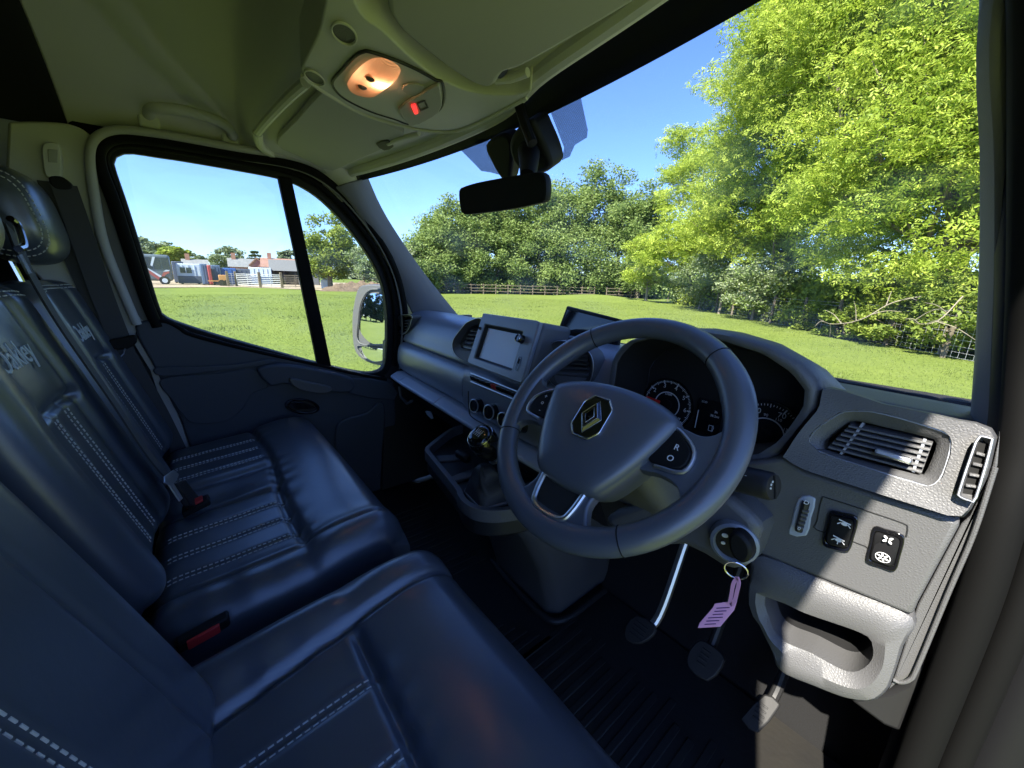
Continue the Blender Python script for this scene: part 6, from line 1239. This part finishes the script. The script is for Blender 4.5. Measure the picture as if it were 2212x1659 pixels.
for i, (m_, pts) in enumerate((('coach_red', [(0.30, .62), (0.42, .55), (0.70, .25), (0.66, .16), (0.45, .40)]), ('unit_white', [(0.42, .56), (0.48, .54), (0.76, .28), (0.70, .25)]), ('coach_red', [(0.70, .20), (0.80, .42), (0.93, .46), (0.94, .40), (0.84, .34), (0.76, .18)]), ('unit_white', [(0.62, .92), (0.68, .92), (0.58, .60), (0.54, .64)]), ('unit_white', [(0.80, .44), (0.86, .50), (0.96, .50), (0.93, .46)]))):
    MB().prism([a + ex * w * x + V3(0, 0, h * z) - dp * 0.045 for x, z in pts], dp * 0.02).obj('stripe', m_, co)
for x in (0.18, 0.80): 
    wl_ = MB().prism(put(ell(0.5, 0.5, 24), a + ex * w * x + V3(0, 0, 0.5) - dp * 0.06, ex, (0, 0, 1)), dp * 0.3).obj('wheel', 'rubber', co); MB().prism(put(ell(0.27, 0.27, 16), a + ex * w * x + V3(0, 0, 0.5) - dp * 0.09, ex, (0, 0, 1)), dp * 0.05).obj('hub', 'unit_white', wl_)
def unit(name, label, cat, px0, px1, pt, D, m_, dep=2.4, win=None, band=None, base=0.15):
    a, ex, dp, w, h = frame(px0, px1, pt, D); t = thing(name, label, cat, a)
    prm(a, ex, dp, 0, w, base, h, 0, dep).obj('body', m_, t, bevel=0.06)
    nr = max(3, int(w / 0.5))
    for k in range(1, nr): prm(a, ex, dp, w * k / nr - 0.05, w * k / nr + 0.05, base + 0.15, h - 0.15, -0.05, 0.0).obj('rib', m_, t)
    if band: prm(a, ex, dp, 0.02, w - 0.02, base + 0.02, h * band[0], -0.07, 0.0).obj('skirt', band[1], t)
    for (x0, x1, z0, z1) in (win or []):
        f_ = prm(a, ex, dp, w * x0, w * x1, h * z0, h * z1, -0.10, -0.05).obj('window', 'window_dark', t); prm(a, ex, dp, w * (x0 + x1) / 2 - 0.03, w * (x0 + x1) / 2 + 0.03, h * z0, h * z1, -0.12, -0.10).obj('glazing_bar', 'unit_white', f_)
    for s in (0.15, 0.85): prm(a, ex, dp, w * s - 0.12, w * s + 0.12, 0, base, 0.1, 0.5).obj('foot', 'timber_dark', t)
    return t
unit('dark_roofed_shed', 'long navy roofed unit just right of the coach', 'shed', 376, 402, 565, 72, 'unit_navy')
unit('site_cabin', 'white site cabin with a wide window and blue skirt', 'cabin', 384, 436, 570, 66, 'unit_white', win=[(0.15, 0.62, 0.56, 0.82)], band=(0.42, 'unit_navy'))
unit('shipping_container', 'slate blue container right of the white site cabin', 'container', 436, 451, 570, 63, 'unit_blue')
unit('shipping_container', 'narrow dark red container between the two blue ones', 'container', 451, 459, 573, 62.5, 'unit_red')
unit('shipping_container', 'grey blue container behind the orange machine', 'container', 459, 479, 573, 65, 'unit_blue')
unit('covered_stack', 'low stack under a bright blue tarpaulin behind the gates', 'stack', 479, 512, 579, 66, 'tarp')
unit('storage_shed', 'navy storage shed behind the white gates', 'shed', 512, 542, 581, 68, 'unit_navy')
unit('storage_shed', 'pale teal storage shed behind the white gates, right of the navy one', 'shed', 540, 588, 578, 72, 'unit_white', band=(0.5, 'unit_blue'))
def house(name, label, px0, px1, pe, pr_, D, wallm, roofm, gable=True, openf=False, cat='house'):
    a, ex, dp, w, he = frame(px0, px1, pe, D); hr = far((px0 + px1) / 2, pr_, D)[2] - GZ; t = thing(name, label, cat, a); dep = w * 0.7 if not openf else w * 0.45
    if openf:
        for k in range(5): prm(a, ex, dp, w * k / 4 - 0.12, w * k / 4 + 0.12, 0, he, 0, 0.25).obj('post', 'timber_dark', t)
        prm(a, ex, dp, 0, w, 0, he, dep - 0.1, dep).obj('back_wall', 'timber_dark', t); prm(a, ex, dp, 0, w, 0, he * 0.25, 0.3, 0.5).obj('rail', 'timber_dark', t); prm(a, ex, dp, w * 0.55, w, 0, he * 0.9, -0.02, 0.2).obj('wall', 'tin', t)
    else:
        prm(a, ex, dp, 0, w, 0, he, 0, dep).obj('wall', wallm, t)
        for k in range(3): f_ = prm(a, ex, dp, w * (0.14 + 0.28 * k), w * (0.26 + 0.28 * k), he * 0.55, he * 0.85, -0.05, 0.0).obj('window', 'window_dark', t); prm(a, ex, dp, w * (0.13 + 0.28 * k), w * (0.27 + 0.28 * k), he * 0.52, he * 0.55, -0.10, 0.0).obj('sill', 'unit_white', f_)
    L0 = [a - ex * 0.3 - dp * 0.35 + V3(0, 0, he), a - ex * 0.3 + dp * dep / 2 + V3(0, 0, hr), a - ex * 0.3 + dp * (dep + 0.35) + V3(0, 0, he)]
    if gable == 'side':
        L0 = [a - ex * 0.3 - dp * 0.2 + V3(0, 0, he), a + ex * w / 2 - dp * 0.2 + V3(0, 0, hr), a + ex * (w + 0.3) - dp * 0.2 + V3(0, 0, he)]
        rr = MB().prism(L0, dp * dep).obj('gable', wallm, t)
        for s, q in ((0, 1), (2, 1)): MB().prism([L0[s] - dp * 0.25 + V3(0, 0, 0.05), L0[q] - dp * 0.25 + V3(0, 0, 0.05), L0[q] - dp * 0.25 + V3(0, 0, 0.30), L0[s] - dp * 0.25 + V3(0, 0, 0.30)], dp * (dep + 0.5)).obj('roof', roofm, t)
    else:
        rr = MB().prism(L0, ex * (w + 0.6)).obj('roof', roofm, t)
        if not openf: MB().box(a + ex * w * 0.2 + dp * dep * 0.5 + V3(0, 0, hr + 0.3), ex * 0.35, dp * 0.3, V3(0, 0, 0.7)).obj('chimney', 'brick', rr)
house('brick_house', 'brick house with dark slate roof behind the site cabin', 402, 452, 573, 560, 100, 'brick', 'slate')
house('brick_house', 'house with a broad grey slate roof in the middle of the yard view', 500, 552, 577, 558, 98, 'brick', 'slate')
house('brick_house', 'red brick gable end beside the grey roofed house', 545, 574, 576, 560, 94, 'brick', 'tile', 'side')
house('tiled_house', 'house with an orange tiled roof behind the barn', 570, 652, 578, 558, 92, 'brick', 'tile')
house('open_barn', 'open fronted barn with a dark sheet roof near the division bar', 588, 688, 586, 562, 74, 'tin', 'tin', True, True, 'barn')
a, ex, dp, w, h = frame(472, 494, 594, 60)
om = thing('farm_trailer', 'orange farm trailer by the left gate post', 'trailer', a)
prm(a, ex, dp, 0, w, 0.55, h, 0, 1.6).obj('body', 'orange', om, bevel=0.05)
for x in (0.25, 0.75): MB().prism(put(ell(0.38, 0.38, 18), a + ex * w * x + V3(0, 0, 0.38) - dp * 0.05, ex, (0, 0, 1)), dp * 0.2).obj('wheel', 'rubber', om)
MB().box(a - ex * 0.5 + dp * 0.8 + V3(0, 0, 0.6), ex * 0.6, dp * 0.06, V3(0, 0, 0.06)).obj('drawbar', 'orange', om)
a, ex, dp, w, h = frame(692, 718, 604, 55)
cb_ = thing('concrete_block', 'pale concrete block beside the heap', 'block', a); prm(a, ex, dp, 0, w, 0, h, 0, 0.9).obj('block', 'unit_white', cb_, bevel=0.08)
prm(a, ex, dp, w * 0.2, w * 0.8, h, h + 0.12, 0.2, 0.7).obj('lug', 'galv', cb_, bevel=0.03)
hc_ = fb(785, 48); exh = nrm(fb(830, 48) - fb(740, 48)); dph = np.cross((0, 0, 1), exh)
Hh = 0.9
v, f = grid_mesh(lambda u, v_: hc_ + exh * (u * 2 - 1) * 4.6 + dph * (v_ * 2 - 1) * 2.4 + V3(0, 0, -0.1 + Hh * max(0, 1 - (u * 2 - 1) ** 2) ** 0.7 * max(0, 1 - (v_ * 2 - 1) ** 2) ** 0.8 * (1 + 0.35 * math.sin(u * 23) * math.sin(v_ * 17 + 1) + 0.15 * math.sin(u * 61 + v_ * 40))), 60, 30)
hp_ = obj('muck_heap', v, f, 'heap'); tag(hp_, 'brown heap of muck and branches above the wing mirror', 'heap')
